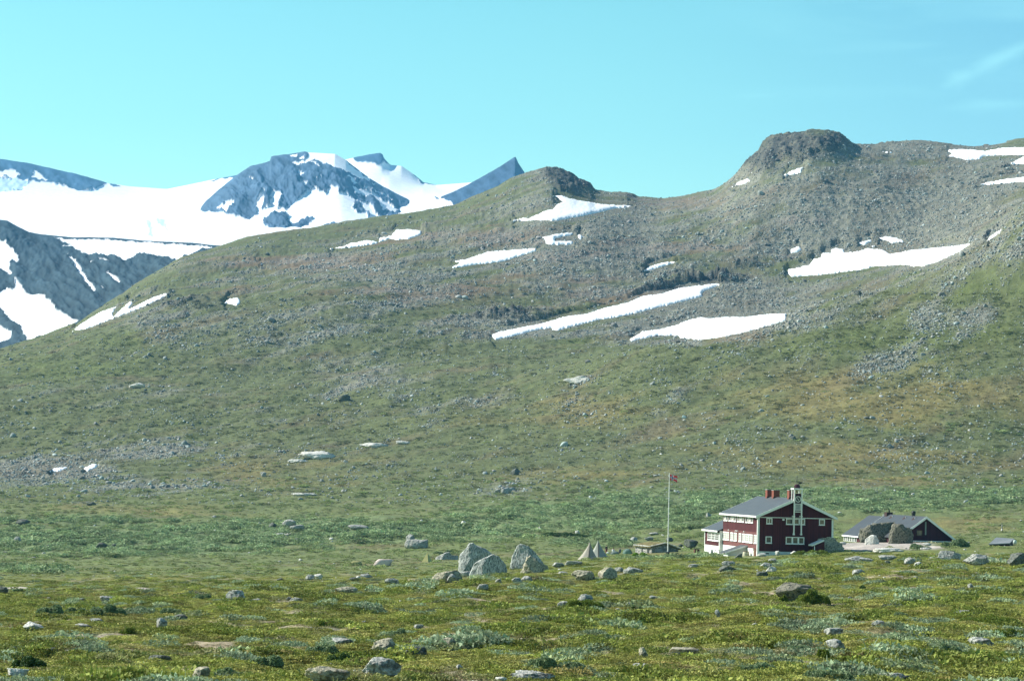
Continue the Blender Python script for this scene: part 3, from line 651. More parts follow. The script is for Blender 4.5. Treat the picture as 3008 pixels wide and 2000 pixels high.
def rock_obj(label, X, Y, Z, sx, sy, sz, kind='grey', seed=0, sub=4, cuts=14, group=None, rz=None, name='boulder', sink=.12, cat='boulder', rough=.1):
    V, Fc = rock_shape(sub, seed, cuts, rough)
    V = V-(V.max(0)+V.min(0))/2; V = V/np.abs(V).max(0); V = V*np.array([sx, sy, sz]); a = (seed*1.7) % 6.28 if rz is None else rz
    # keep the asked width: rotate the shape before scaling
    me = np_mesh(name, V, Fc, M_rock[kind], False); o = bpy.data.objects.new(name, me)
    o.location = (X, Y, Z+sz*(1-2*sink)); link(o)
    return tag(o, label, cat, group)
def rock_px(label, px, py, w, h, kind='grey', seed=None, **k):
    """boulder whose foot is at photo pixel (px,py), w x h pixels"""
    X, Y, Z, r, c = H.hit(px, py); X, Y, Z = float(X[0]), float(Y[0]), float(Z[0]); s = Y/F
    seed = int(px*7+py*3) if seed is None else seed
    sx = w*s/2*1.04; sz = h*s/2*1.2; sy = min(sx*.8, max(sz*1.1, sx*.5))
    if w/h > 4.2: k.setdefault('sink', .34); k.setdefault('rough', .17); k['cuts'] = 3; sz *= 1.25; sy = sx*.55
    return rock_obj(label, X, Y+sy*.55, Z, sx, sy, sz, kind, seed, **k)
def outline_rock(label, px, py, outl, kind='streak', depth=.7, seed=1, cuts=9, name='boulder', group=None, sub=5, dz=.12, cat='boulder', rough=.07):
    """boulder with a given silhouette (pixels relative to its foot centre, y up); real depth, own thickness"""
    X, Y, Z, r, c = H.hit(px, py); X, Y, Z = float(X[0]), float(Y[0]), float(Z[0]); s = Y/F
    P = np.array(outl, float)*s; cx = (P[:, 0].min()+P[:, 0].max())/2; cz = P[:, 1].max()*.38; P2 = P-[cx, cz]
    Vd, Fc = ICO[sub]; V = Vd.copy(); th = np.arctan2(V[:, 2], V[:, 0])
    ang = np.linspace(-np.pi, np.pi, 721); R = np.zeros(721)
    for i, t in enumerate(ang):
        dx, dz_ = math.cos(t), math.sin(t); best = 0
        for j in range(len(P2)):
            x1, y1 = P2[j]; x2, y2 = P2[(j+1) % len(P2)]; den = dx*(y2-y1)-dz_*(x2-x1)
            if abs(den) < 1e-9: continue
            tt = (x1*(y2-y1)-y1*(x2-x1))/den; uu = (x1*dz_-y1*dx)/den
            if tt > 0 and -1e-6 <= uu <= 1+1e-6: best = max(best, tt)
        R[i] = best
    rr = np.interp(th, ang, R); half = (P[:, 0].max()-P[:, 0].min())/2
    rho = np.hypot(V[:, 0], V[:, 2]); rho2 = rho**.75
    V = np.stack([np.cos(th)*rr*rho2, V[:, 1]*half*depth, np.sin(th)*rr*rho2], 1)
    rs = np.random.default_rng(seed)
    for k in range(cuts):      # facets on the faces turned to the camera and to the back
        n = np.array([rs.uniform(-.55, .55), rs.choice([-1, -1, 1])*rs.uniform(.6, 1), rs.uniform(-.1, .5)]); n /= np.linalg.norm(n)
        ext_ = (V@n).max(); t = V@n-ext_*rs.uniform(.6, .85); V -= np.where(t > 0, t, 0)[:, None]*n
    sc_ = half
    for q, a in ((1.6, rough*1.3), (4., rough*1.1), (11., rough*.7), (24., rough*.4)):
        V *= (1+a*n3(V/sc_, q, seed+int(q)))[:, None]
    me = np_mesh(name, V, Fc, M_rock[kind], False); o = bpy.data.objects.new(name, me)
    o.location = (X+cx, Y+half*depth*.6, Z+cz-dz*s*10); link(o)
    return tag(o, label, cat, group)

# the big erratics by the camp
outline_rock('tallest streaked boulder with white top, behind a lower one', 1398, 1688, [(-53,-4),(-51,42),(-49,60),(-30,83),(-23,91),(-12,94),(-5,88),(11,84),(29,76),(44,62),(54,42),(54,-4)], 'streak', .75, 11, rough=.05)
outline_rock('wide white-streaked boulder leaning in front of the tallest one', 1440, 1692, [(-62,-2),(-56,18),(-50,34),(-25,52),(-2,62),(8,66),(22,58),(35,45),(46,33),(49,20),(40,-3)], 'streak', .6, 23, rough=.05)
outline_rock('flat tan lichened slab at the left foot of the tallest boulder', 1310, 1712, [(-48,-4),(-42,16),(-26,30),(16,36),(48,44),(50,-4)], 'tan', .6, 5)
rock_px('dark wedge stone wedged under the flat tan slab', 1330, 1712, 34, 26, 'grey', 31)
rock_px('long narrow stone between tan slab and leaning streaked boulder', 1372, 1694, 42, 16, 'streak', 12)
outline_rock('pyramid boulder with chalk-white cap right of the tallest one', 1545, 1668, [(-48,-4),(-47,9),(-41,34),(-27,63),(-14,68),(4,66),(13,57),(28,46),(41,31),(52,15),(54,-4)], 'streak', .7, 42, rough=.06)
outline_rock('tan rugged rock leaning on the white-capped pyramid boulder', 1572, 1682, [(-43,-4),(-34,22),(-26,44),(-14,50),(-2,42),(12,32),(33,22),(39,8),(36,-4)], 'tan', .7, 17, rough=.12)
outline_rock('square dark block boulder alone in the green meadow', 1224, 1610, [(-34,2),(-36,16),(-28,26),(0,27),(32,27),(33,8),(30,-3),(-15,-4)], 'grey', .6, 8, cuts=3)
rock_px('small pointed stone behind the left end of the square block', 1205, 1598, 26, 28, 'grey', 9)
outline_rock('low ridged boulder left behind the tallest boulder', 1310, 1643, [(-32,-3),(-28,8),(-5,20),(10,24),(14,14),(34,14),(38,-3)], 'grey', .6, 66)
rock_px('broad dark boulder in front of the hut side near the lodge lawn', 2031, 1611, 42, 26, 'dark', 77)
# around the lodge
outline_rock('big tan cliff-like boulder against the right end of the lodge', 2430, 1622, [(-37,-3),(-34,28),(-27,42),(2,45),(22,42),(34,33),(50,24),(52,12),(30,-4)], 'tan', .55, 91, cuts=9, rough=.10)
outline_rock('huge mottled boulder hiding the left wall of the low annex', 2575, 1592, [(-47,-4),(-45,36),(-30,46),(-8,56),(18,59),(38,60),(56,62),(66,44),(62,-4)], 'mottled', .45, 14, rough=.12, cuts=5)
outline_rock('round dark mottled boulder in front of the annex gable', 2650, 1596, [(-36,-3),(-34,26),(-28,52),(-19,58),(-10,60),(8,52),(27,45),(32,26),(34,6),(26,-4)], 'mottled', .6, 19, rough=.11, cuts=5)
outline_rock('white angular boulder at the top of the gravel bank', 2563, 1598, [(-20,-2),(-20,14),(-6,26),(2,30),(12,26),(20,12),(20,-2)], 'pale', .8, 3, cuts=5)
outline_rock('dark green wedge rock in front of the white lean-to', 2166, 1640, [(-18,-3),(-8,4),(4,14),(12,17),(17,2),(16,-3)], 'dark', .8, 7, cuts=5)
rock_px('pale stone at the foot of the lodge gable, nearest the corner', 2238, 1634, 26, 10, 'pale', 2)
rock_px('pale round stone at the middle of the gable foundation', 2285, 1631, 16, 13, 'pale', 4)
rock_px('low pale stone further right along the gable foundation', 2333, 1628, 22, 10, 'pale', 6)
rock_px('flat cream rock slab at the lower edge of the gravel bank', 2612, 1621, 90, 13, 'pale', 1, cuts=5)
rock_px('small white slab on the left slope of the gravel bank', 2477, 1600, 20, 9, 'pale', 12)
rock_px('pale flat stone under the juniper on the gravel bank', 2594, 1592, 26, 9, 'pale', 15)
rock_px('white flat stone in the willow right of the gravel bank', 2720, 1613, 32, 6, 'pale', 25)
rock_px('pale stone at the foot of the annex terrace', 2724, 1602, 26, 8, 'pale', 26)
# middle distance
MIDS = [
 ('twin peaked grey boulder in the middle meadow', 850,1548,44,22,'grey'), ('low grey boulder right beside the twin peaked one', 872,1555,42,14,'grey'), ('dark round boulder left beside the twin peaked one', 803,1551,30,16,'dark'),
 ('long thin pale slab on the meadow below the twin boulders', 845,1573,68,8,'pale'), ('long low grey outcrop above the meadow', 1052,1556,62,15,'grey'),
 ('dark boulder pair on the left green meadow, larger one', 296,1611,34,17,'dark'), ('dark boulder pair on the left green meadow, smaller one', 334,1609,14,12,'dark'),
 ('wide dark boulder at the left on the brown slope', 65,1541,46,16,'dark'), ('grey stone heap lower left on the brown slope', 50,1592,20,16,'grey'), ('dark boulder among left scree edge', 268,1484,28,10,'dark'),
 ('dark boulder right of the left scree edge', 773,1400,18,14,'grey'), ('dark upright boulder on the heath below the moraine', 1010,1178,36,20,'dark'), ('black boulder on the central slope', 1512,1395,26,20,'dark'),
 ('grey boulder cluster stone below the black boulder', 1488,1450,30,18,'grey'), ('small dark stone left of the grey cluster stone', 1462,1448,16,12,'grey'),
 ('dark stone in the ochre slope above the lodge, right', 2330,1290,16,10,'dark'), ('dark boulder high on the right green spur', 2520,868,24,16,'dark'), ('grey stone in willow high right of the annex', 2612,1316,20,14,'grey'),
 ('small white stone in the green willow above the big boulders', 1362,1542,18,12,'pale'), ('white stone in green willow left above the tipi tents', 1696,1568,14,10,'pale'),
 ('grey stone amid willows behind the lodge roof', 2082,1520,16,14,'grey'), ('small dark boulder right behind the sod hut', 1968,1590,22,12,'dark'), ('striped pale boulder behind the sod hut, left', 1862,1592,24,15,'grey'),
 ('grey spiky rock over the sod hut roof', 1906,1588,26,12,'grey'), ('flat grey boulder above the sod hut on the slope', 1920,1572,30,9,'grey'), ('dark rock in willow behind the lodge lawn', 2000,1606,14,9,'dark'),
 ('rounded grey boulder on the near slope crest, centre left', 910,1702,28,15,'grey'), ('pale rounded boulder right of the centre left crest one', 936,1700,26,15,'pale'), ('small dark boulder beside the track', 822,1705,18,8,'dark'),
 ('dark turf lump beside the white stone on the crest', 1040,1706,28,12,'dark'), ('small white stone against the dark turf lump', 1052,1700,14,9,'pale'), ('smooth grey stone right of the small white one', 1076,1696,36,11,'grey'),
 ('grey boulder with green left slope in the crest heath', 1150,1716,42,18,'grey'), ('wide grey boulder under the crest in the centre left', 1015,1745,68,22,'tan'),
 ('grey low boulder left of the moor centre', 870,1767,40,12,'grey'), ('dark top stone beside the grey low one', 850,1764,18,12,'dark'), ('white rounded boulder on the left moor', 690,1768,54,34,'grey'), ('flat grey slab just right of the white rounded boulder', 748,1772,50,14,'grey'),
 ('pale dome boulder on the far left moor', 96,1855,58,28,'pale'), ('grey block with dark base, left moor', 474,1846,32,30,'grey'), ('small pale stone right above the grey block', 488,1822,14,12,'tan'),
 ('black hollow rock right of the grey block', 530,1820,42,16,'dark'), ('flat grey slab pair on the left moor, upper', 285,1830,44,14,'grey'), ('flat grey slab pair on the left moor, lower', 240,1843,52,12,'grey'),
 ('dark heather-topped rock lower left', 150,1920,36,18,'dark'), ('dark low rock patch in the lower left centre', 470,1942,70,18,'dark'), ('white lichened boulder in the bottom left corner', 50,1992,62,28,'pale'),
 ('dark round boulder at the bottom edge, left', 268,2000,34,22,'dark'), ('split tan boulder with a dark cleft at the bottom left', 590,1994,50,34,'tan'),
 ('grey boulder with juniper in front, centre of the moor', 1720,1772,44,26,'grey'), ('tan round boulder cluster centre, largest stone', 1785,1704,56,36,'tan'), ('pale stone on the left of the dark juniper boulder', 1655,1688,30,10,'grey'), ('dark juniper boulder under the pale stone', 1712,1706,66,30,'tan'),
 ('long low grey boulder right of the tan cluster', 1860,1685,58,20,'grey'), ('small grey boulder right of the pyramid boulder', 1640,1666,36,14,'grey'), ('low stone row below the tipi tents', 1685,1662,50,14,'grey'), ('pale pair stone above the tan cluster', 1818,1680,26,14,'grey'),
 ('dark pointed pair of stones below the pyramid boulder, left stone', 1518,1712,30,16,'grey'), ('dark pointed pair of stones below the pyramid boulder, right stone', 1548,1710,32,18,'grey'), ('small grey boulder left of the pointed pair', 1464,1712,18,12,'grey'), ('grey boulder alone left below the pointed pair', 1417,1736,34,20,'grey'),
 ('low white boulder behind the green heather mound', 1655,1788,34,22,'grey'), ('small bluish stone right of the heather mound', 1850,1784,22,16,'grey'), ('small blue grey stone on the plain moor', 1920,1758,26,9,'grey'),
 ('grey stone right of centre on the lower moor', 1805,1863,26,10,'grey'), ('long grey low slab at the bottom centre', 1560,1996,140,26,'grey'), ('pale rock at the bottom edge right of the slab', 1472,2004,34,16,'pale'),
 ('lichened grey slab in the lower right centre', 1890,1965,80,18,'grey'), ('cream pointed stone above the lichened slab', 1890,1932,26,30,'tan'), ('long low tan rock right of the cream stone', 2010,1925,90,22,'tan'),
 ('big domed boulder half covered by juniper', 2340,1768,120,54,'mottled'), ('rounded grey boulder with yellow juniper at its left', 2456,1912,56,34,'grey'), ('flat-topped block standing on the gravel at the right', 2885,1898,74,26,'grey'),
 ('small white stone right below the domed boulder', 2852,1730,16,16,'grey'), ('low pale stone near the right moor track', 2870,1728,18,8,'pale'), ('large speckled boulder near the right edge', 2870,1660,76,32,'grey'), ('flat slab leaning behind the large speckled boulder', 2895,1642,60,10,'pale'),
 ('black shadowed boulder at the right frame edge', 2995,1662,64,38,'dark'), ('dome of rock with shrubs left of the speckled boulder', 2790,1642,70,24,'grey'), ('low flat rock under the annex shrub', 2748,1644,40,8,'grey'),
 ('grey lens shaped boulder below the gravel bank', 2510,1650,60,17,'grey'), ('pale slab joined at the right of the lens shaped boulder', 2545,1650,42,12,'grey'), ('grey low boulder right of the gravel bank foot', 2608,1645,52,14,'grey'),
 ('lumpy grey boulder pair right, near stone', 2674,1658,34,20,'grey'), ('small pale stones below the lumpy grey boulder', 2700,1664,30,14,'pale'), ('dark small rock under the grey low boulder', 2608,1656,16,10,'dark'),
 ('low white dome stone on the moor below the gravel', 2528,1688,48,16,'grey'), ('grey boulder heap before the lodge, top stone', 2272,1654,32,14,'grey'), ('grey boulder heap before the lodge, middle stone', 2250,1668,36,16,'grey'), ('grey boulder heap before the lodge, lowest stone', 2240,1694,34,16,'dark'), ('pale stone right in the boulder heap before the lodge', 2266,1682,32,18,'pale'),
 ('grey flat boulder left of the heap before the lodge', 2140,1662,40,14,'grey'), ('dark flat boulder under the grey flat one, left', 2138,1680,50,18,'dark'), ('small pale boulder in the moor left before the lodge', 2036,1668,26,12,'grey'),
 ('grey streaked flat boulder in the bottom centre moor', 1005,1892,60,18,'grey'), ('large pale craggy boulder in the lower centre', 1130,1925,80,48,'tan'), ('dark low rock joined right of the craggy boulder', 1218,1925,70,26,'dark'), ('pointed grey boulder with a vertical crack', 1318,1908,44,34,'tan'),
 ('broad speckled boulder at the bottom centre left', 1115,1988,120,54,'grey'), ('dark faced pale-topped boulder cut by the bottom edge', 960,2012,130,52,'tan'), ('small grey knob at the bottom, right of the speckled boulder', 1350,1966,20,14,'grey'), ('small pointed stone in the heath right of centre left', 1230,1848,28,14,'grey'),
 ('tiny pale stone left of the broad speckled boulder', 1046,1978,16,14,'pale'), ('grey low rocks at the bottom edge right of centre', 2620,2002,110,26,'grey'), ('pale low stone in the moor at lower right', 2530,1932,34,10,'pale'), ('grey low rock right of the moor middle', 2580,1838,36,16,'grey'),
 ('grey rounded slab patch lower right of the domed boulder', 2450,1865,56,20,'grey'), ('pale grey slab beside the juniper at right', 2830,1810,60,18,'grey'), ('grey upright stone left of the domed boulder', 2108,1812,16,22,'grey'),
 ('boulder with willow on top near the left moor', 310,1768,36,18,'grey'), ('dark squat boulder left above the willow row', 240,1768,24,12,'dark'), ('dark boulder cut by the left edge beside the track', 4,1745,36,22,'dark'),
 ('pale smooth outcrop slab on the central slope', 1700,1122,90,20,'pale'), ('rounded pale stone below the smooth outcrop slab', 1690,1138,16,9,'pale'), ('long pale bedrock slab on the left slope', 930,1346,110,24,'pale'), ('small bedrock tip left of the long pale slab', 875,1358,60,10,'pale'),
 ('pale slab above the long bedrock slab', 1098,1312,84,12,'pale'), ('small pale slab right of the pale slab', 1185,1303,44,10,'pale'), ('thin low pale slab below the bedrock slabs', 895,1455,80,8,'pale'), ('pale boulder on the lower left flank of the hill', 402,1140,48,16,'pale'),
]
for L_, px, py, w, h, kd in MIDS:
    rock_px(L_, px, py, w, h, kd, sub=5 if w > 60 and py > 1600 else 4)
N_NAMED = len([o for o in bpy.data.objects if o.name.startswith('boulder')])
# smaller boulders that nothing tells apart, by the ground they lie on
ZONES = [('small stone half sunk in the front moor', 'front moor stones', (0, 3008, 1720, 1995), 70, (6, 15), ('grey', 'pale', 'grey', 'tan')),
         ('small stone in the left green meadow', 'left meadow stones', (0, 1250, 1500, 1690), 45, (6, 14), ('grey', 'pale', 'dark')),
         ('small stone on the grass right of the lodge', 'stones right of the lodge', (2460, 3008, 1500, 1700), 22, (6, 13), ('grey', 'pale'))]
rs = np.random.default_rng(55)
for lab, grp, (x0, x1, y0, y1), n, (s0, s1), kinds in ZONES:
    protos = {}
    for k in range(n):
        px, py = rs.uniform(x0, x1), rs.uniform(y0, y1)
        if 2080 < px < 2640 and 1560 < py < 1640: continue
        X, Y, Z, _, _ = H.hit(px, py); s = float(Y[0])/F*rs.uniform(s0, s1)/2*(1.3 if py > 1850 else 1)
        if k < 10:
            V, Fc = rock_shape(3, 900+k+n*3, 9, .12); kd_ = kinds[k % len(kinds)]; me = np_mesh('boulder', V, Fc, M_rock[kd_], False); protos.setdefault(kd_, []).append(me)
        else: kd_ = kinds[int(rs.integers(len(kinds)))]; me = protos[kd_][int(rs.integers(len(protos[kd_])))]
        o = bpy.data.objects.new('boulder', me); o.location = (X[0], Y[0], Z[0]+s*.15); o.scale = (s*rs.uniform(.9, 1.5), s, s*rs.uniform(.5, .8)); o.rotation_euler = (rs.normal()*.15, rs.normal()*.15, rs.uniform(0, 6.28))
        link(o)
        part = ('left', 'middle', 'right')[min(2, int(max(0, (px-x0)/(x1-x0))*3))]; dep = 'farther back' if py < (y0+y1)/2 else 'nearer'
        tag(o, f"{lab.replace('stone', {'grey': 'grey', 'pale': 'pale', 'tan': 'tan', 'dark': 'dark'}[kd_]+' stone')}, {part} part, {dep}", 'boulder', f'{kd_} {grp}, {part}, {dep}')
# ------------------------------------------------------------------ scattering of uncountable rubble and plants
def hidden_proto(name, V, Fc, mat, smooth=False):
    return bpy.data.objects.new(name, np_mesh(name, V, Fc, mat, smooth))
def tint_mat(name, rough=.9, mottled=False, trans=0.0, sc=3.0):
    mt, nt, p = newmat(name); a = N(nt, 'ShaderNodeAttribute', attribute_name='tint', attribute_type='INSTANCER')
    v = objco(nt); f = noise(nt, sc, 3, v)
    c = mixc(nt, 1.0, a.outputs[0], rng_(nt, f, .3, .7, .6, 1.4), 'MULTIPLY')
    nt.links.new(c, p.inputs['Base Color']); p.inputs['Roughness'].default_value = rough; p.inputs['Specular IOR Level'].default_value = .2
    if trans:
        tr = N(nt, 'ShaderNodeBsdfTranslucent'); nt.links.new(c, tr.inputs[0]); mx = N(nt, 'ShaderNodeMixShader'); mx.inputs[0].default_value = trans
        o = nt.nodes['Material Output']; nt.links.new(p.outputs[0], mx.inputs[1]); nt.links.new(tr.outputs[0], mx.inputs[2]); nt.links.new(mx.outputs[0], o.inputs[0])
    return mt
M_rub = tint_mat('scree_stone', .95, sc=1.5)
M_leaf = tint_mat('leaf', .75, trans=.22, sc=2.4)
def leaves(n, size, rs, rad_=1.0, h=.6, upright=1.0, blade=0):
    """cloud of small leaf faces filling a low dome; some grass blades"""
    th = rs.uniform(0, 2*np.pi, n); r = np.sqrt(rs.uniform(0, 1, n))*rad_
    top = h*np.sqrt(np.clip(1-(r/rad_)**2, .02, 1))*(1+.25*np.sin(th*3+rs.uniform(0, 6))*(r/rad_))
    z = top*rs.uniform(.15, 1, n)**.45
    P = np.stack([r*np.cos(th), r*np.sin(th), z], 1)
    a = rs.normal(size=(n, 3)); a[:, 2] += upright; a /= np.linalg.norm(a, axis=1)[:, None]
    b = rs.normal(size=(n, 3)); b -= (b*a).sum(1)[:, None]*a; b /= np.linalg.norm(b, axis=1)[:, None]
    s = size*rs.uniform(.6, 1.3, n)[:, None]
    Q = np.stack([P-a*s*.9, P+b*s*.5, P+a*s*.9, P-b*s*.5], 1).reshape(-1, 3); Fq = np.arange(4*n).reshape(n, 4)
    if blade:
        th = rs.uniform(0, 2*np.pi, blade); r = np.sqrt(rs.uniform(0, 1, blade))*rad_; P = np.stack([r*np.cos(th), r*np.sin(th), np.zeros(blade)], 1)
        t = rs.normal(size=(blade, 3))*.35; t[:, 2] = 1; L = h*rs.uniform(.5, 1.05, blade)[:, None]; w = np.stack([np.cos(th), np.sin(th), 0*th], 1)*size*.22
        B = np.stack([P-w, P+w, P+w*.4+t*L, P-w*.4+t*L], 1).reshape(-1, 3); Fq = np.concatenate([Fq, np.arange(4*blade).reshape(blade, 4)+4*n]); Q = np.concatenate([Q, B])
    return Q, Fq
rsP = np.random.default_rng(91)
def group_node(objs):
    c = bpy.data.collections.new('sources')
    for o in objs: c.objects.link(o)
    return c
def scatter(name, objs, P, rot, scl, tint, idx, **tags):
    me = bpy.data.meshes.new(name); me.vertices.add(len(P)); me.vertices.foreach_set('co', np.asarray(P, np.float32).ravel())
    for nm, ty, dat in (('rot', 'FLOAT_VECTOR', rot), ('scl', 'FLOAT_VECTOR', scl)):
        a = me.attributes.new(nm, ty, 'POINT'); a.data.foreach_set('vector', np.asarray(dat, np.float32).ravel())
    a = me.attributes.new('tint', 'FLOAT_COLOR', 'POINT'); c4 = np.ones((len(P), 4), np.float32); c4[:, :3] = tint; a.data.foreach_set('color', c4.ravel())
    a = me.attributes.new('idx', 'INT', 'POINT'); a.data.foreach_set('value', np.asarray(idx, np.int32))
    o = link(bpy.data.objects.new(name, me)); tag(o, **tags)
    ng = bpy.data.node_groups.new(name, 'GeometryNodeTree')
    ng.interface.new_socket('Geometry', in_out='INPUT', socket_type='NodeSocketGeometry'); ng.interface.new_socket('Geometry', in_out='OUTPUT', socket_type='NodeSocketGeometry')
    gi = ng.nodes.new('NodeGroupInput'); go = ng.nodes.new('NodeGroupOutput'); ip = ng.nodes.new('GeometryNodeInstanceOnPoints')
    ci = ng.nodes.new('GeometryNodeCollectionInfo'); ci.inputs[0].default_value = group_node(objs); ci.inputs['Separate Children'].default_value = True; ci.inputs['Reset Children'].default_value = True
    def attr(nm, ty):
        n = ng.nodes.new('GeometryNodeInputNamedAttribute'); n.data_type = ty; n.inputs[0].default_value = nm; return n.outputs[0]
    L = ng.links
    L.new(gi.outputs[0], ip.inputs['Points']); L.new(ci.outputs[0], ip.inputs['Instance']); ip.inputs['Pick Instance'].default_value = True
    L.new(attr('idx', 'INT'), ip.inputs['Instance Index']); L.new(attr('scl', 'FLOAT_VECTOR'), ip.inputs['Scale'])
    er = ng.nodes.new('FunctionNodeEulerToRotation'); L.new(attr('rot', 'FLOAT_VECTOR'), er.inputs[0]); L.new(er.outputs[0], ip.inputs['Rotation'])
    L.new(ip.outputs[0], go.inputs[0])
    md = o.modifiers.new('scatter', 'NODES'); md.node_group = ng
    return o
def sample(n, y0, y1, rs, x0=-260, x1=3270):
    px = rs.uniform(x0, x1, n); py = rs.uniform(y0, y1, n); X, Y, Z, r, c = H.hit(px, py)
    ok = (r < H.nr-20) & (r > 2) & (np.abs(Z-Y*ray_uw(px, py)[1]) < 1)
    px, py, X, Y, Z = px[ok], py[ok], X[ok], Y[ok], Z[ok]
    V = np.interp(Y, [0, 300, 700, 3000], [0, 230, 430, 1300])
    return px, py, X, Y, Z, V
SNOWPOLY = [np.array(P) for _, P in SNOW]
def in_snow(px, py, grow=1.03):
    r = np.zeros(px.shape, bool)
    for P in SNOWPOLY: r |= in_poly(px, py, P.mean(0)+(P-P.mean(0))*grow)
    return r
def rots(n, rs, tilt=.3): return np.stack([rs.normal(size=n)*tilt, rs.normal(size=n)*tilt, rs.uniform(0, 6.28, n)], 1)
FOOT = [(2105,1640),(2105,1500),(2445,1500),(2445,1622),(2222,1640)]   # lodge footprint in view
HUTP = [(1862,1630),(1862,1590),(2000,1590),(2000,1630)]
ANNP = [(2470,1596),(2470,1500),(2810,1510),(2810,1592)]
def keepout(px, py): return in_poly(px, py, FOOT) | in_poly(px, py, ANNP) | in_poly(px, py, HUTP)

# --- scree and boulder fields of the hill
rs = np.random.default_rng(5)
PR = [hidden_proto('scree_stone', *rock_shape(2, 300+k, 7, .12), M_rub) for k in range(8)]
px, py, X, Y, Z, V = sample(330000, 380, 1480, rs)
z = zone(px, py, X, Y, V)
dens = np.clip(z['rock']*.95+.07+.20*sstep(-.05, .4, fbm(X/30, Y/60, 3, 92))+.5*z['cliff'], 0, 1)*np.where(py > 1150, .8, 1)*sstep(500, 900, Y)
keep = (rs.random(len(px)) < dens) & ~in_snow(px, py)
px, py, X, Y, Z = [a[keep] for a in (px, py, X, Y, Z)]; z = {k: v[keep] for k, v in z.items()}
n = len(px); print('scree', n)
sz = np.exp(rs.normal(size=n)*.42)*.34*(Y/1500)**.5*np.exp(.55*fbm(X/45, Y/70, 3, 90)); sz = np.where(rs.random(n) < .025, sz*2.0, sz); sz = np.clip(sz, .25, 3.2)
b = np.clip(rs.normal(size=n)*.30+1, .45, 2.0)
t = np.array([.238, .258, .246])[None]*b[:, None]; t = np.where((z['cliff'] > .5)[:, None], t*.55, t); t[:, 0] *= 1+.06*rs.normal(size=n)  # stone grey with a cool haze cast mixed into the tint
scl = np.stack([sz*rs.uniform(.8, 1.5, n), sz, sz*rs.uniform(.5, 1.0, n)], 1)
scatter('scree', PR, np.stack([X, Y, Z+sz*.12], 1), rots(n, rs), scl, t, rs.integers(0, 8, n), label='grey boulder scree covering the upper hillside', cat='scree', kind='stuff')
# --- loose stones of the valley and the moor
px, py, X, Y, Z, V = sample(20000, 1150, 2040, rs)
ex, ey = [], []
for L_, a_, b_, w_, h_, kd in MIDS:
    k_ = int(3+w_/7)
    if 'slab' in L_ and b_ < 1500: continue
    ex += list(a_+rs.normal(size=k_)*w_*.75); ey += list(b_+rs.normal(size=k_)*h_*.35+h_*.1)
nx_ = len(ex); X2, Y2, Z2_, _, _ = H.hit(ex, ey)
px, py, X, Y, Z = [np.concatenate(q) for q in ((px, ex), (py, ey), (X, X2), (Y, Y2), (Z, Z2_))]
z = zone(px, py, X, Y, np.interp(Y, [0, 300, 700, 3000], [0, 230, 430, 1300]))
cl = sstep(-.05, .5, fbm(X/16, Y/22, 3, 71)+.5*z['rock']); cl[-nx_:] = 9
keep = (rs.random(len(px)) < .12+.55*cl*(py < 1700)+.22*cl) & ~keepout(px, py)
px, py, X, Y, Z = [a[keep] for a in (px, py, X, Y, Z)]; n = len(px); print('stones', n)
sz = np.exp(rs.normal(size=n)*.5)*.9*Y/F*3.0/2; b = np.clip(rs.normal(size=n)*.4+1, .35, 1.9); t = np.array([.38, .38, .35])[None]*b[:, None]
scatter('stones', PR, np.stack([X, Y, Z+sz*.1], 1), rots(n, rs), np.stack([sz*1.3, sz, sz*.65], 1), t, rs.integers(0, 8, n), label='loose small stones strewn over moor and valley', cat='stones', kind='stuff')
# --- willow scrub of the valley and slopes
PW = [hidden_proto('scrub', *leaves(110, .17, np.random.default_rng(400+k), 1, .75, 1.1), M_leaf) for k in range(6)]
px, py, X, Y, Z, V = sample(95000, 1130, 1690, rs)
z = zone(px, py, X, Y, V)
cl = fbm(X/7, Y/10, 3, 73)
keep = (rs.random(len(px)) < np.clip(z['wil']*1.0*sstep(-.3, .3, cl)+.5*sstep(-.1, .35, cl)*(py > 1400)+.10*sstep(.1, .4, cl), 0, 1)) & (Y > 300) & (z['rock'] < .5) & (z['grv'] < .3) & ~keepout(px, py)
px, py, X, Y, Z, cl = [a[keep] for a in (px, py, X, Y, Z, cl)]; wv = z['wil'][keep]; n = len(px); print('willow', n)
sz = np.exp(rs.normal(size=n)*.35)*(.5+.45*wv)*(Y/500)**.5; b = np.clip(rs.normal(size=n)*.22+1+.5*cl, .45, 1.7)
t = lerp(np.zeros((n, 3))+C_(.215, .260, .095), C_(.235, .305, .155), np.clip(wv+.2*rs.normal(size=n), 0, 1))*b[:, None]
scatter('willow_scrub', PW, np.stack([X, Y, Z-.05], 1), rots(n, rs, .1), np.stack([sz*1.15, sz*1.15, sz*.7], 1), t, rs.integers(0, 6, n), label='low green willow scrub over the valley floor', cat='scrub', kind='stuff')
# --- moor plants in front: dwarf birch, heather, grass, grey willow
PM = [hidden_proto('moor_plants', *leaves(170, .10, np.random.default_rng(500+k), 1, .42, 1.0, 40 if k % 2 else 12), M_leaf) for k in range(8)]
px, py, X, Y, Z, V = sample(80000, 1625, 2130, rs)
z = zone(px, py, X, Y, V)
nb = fbm(X/3.2, V/3.0, 4, 24); nc_ = fbm(X/7, V/6, 4, 25); nw = .6*fbm(X/6, Y/9, 2, 75)+.65*perlin(X/1.5, Y/1.7, 76); nd = fbm(X/1.3, V/1.3, 3, 26)
bare = sstep(.16, .42, nc_+.4*nd); near_ = (Y < 330)
keep = (rs.random(len(px)) < sstep(500, 260, Y)) & (rs.random(len(px)) < 1-.75*bare) & (z['grv'] < .3) & ~keepout(px, py)
px, py, X, Y, Z, nb, nc_, nw, bare, nd = [a[keep] for a in (px, py, X, Y, Z, nb, nc_, nw, bare, nd)]; n = len(px); print('moor', n)
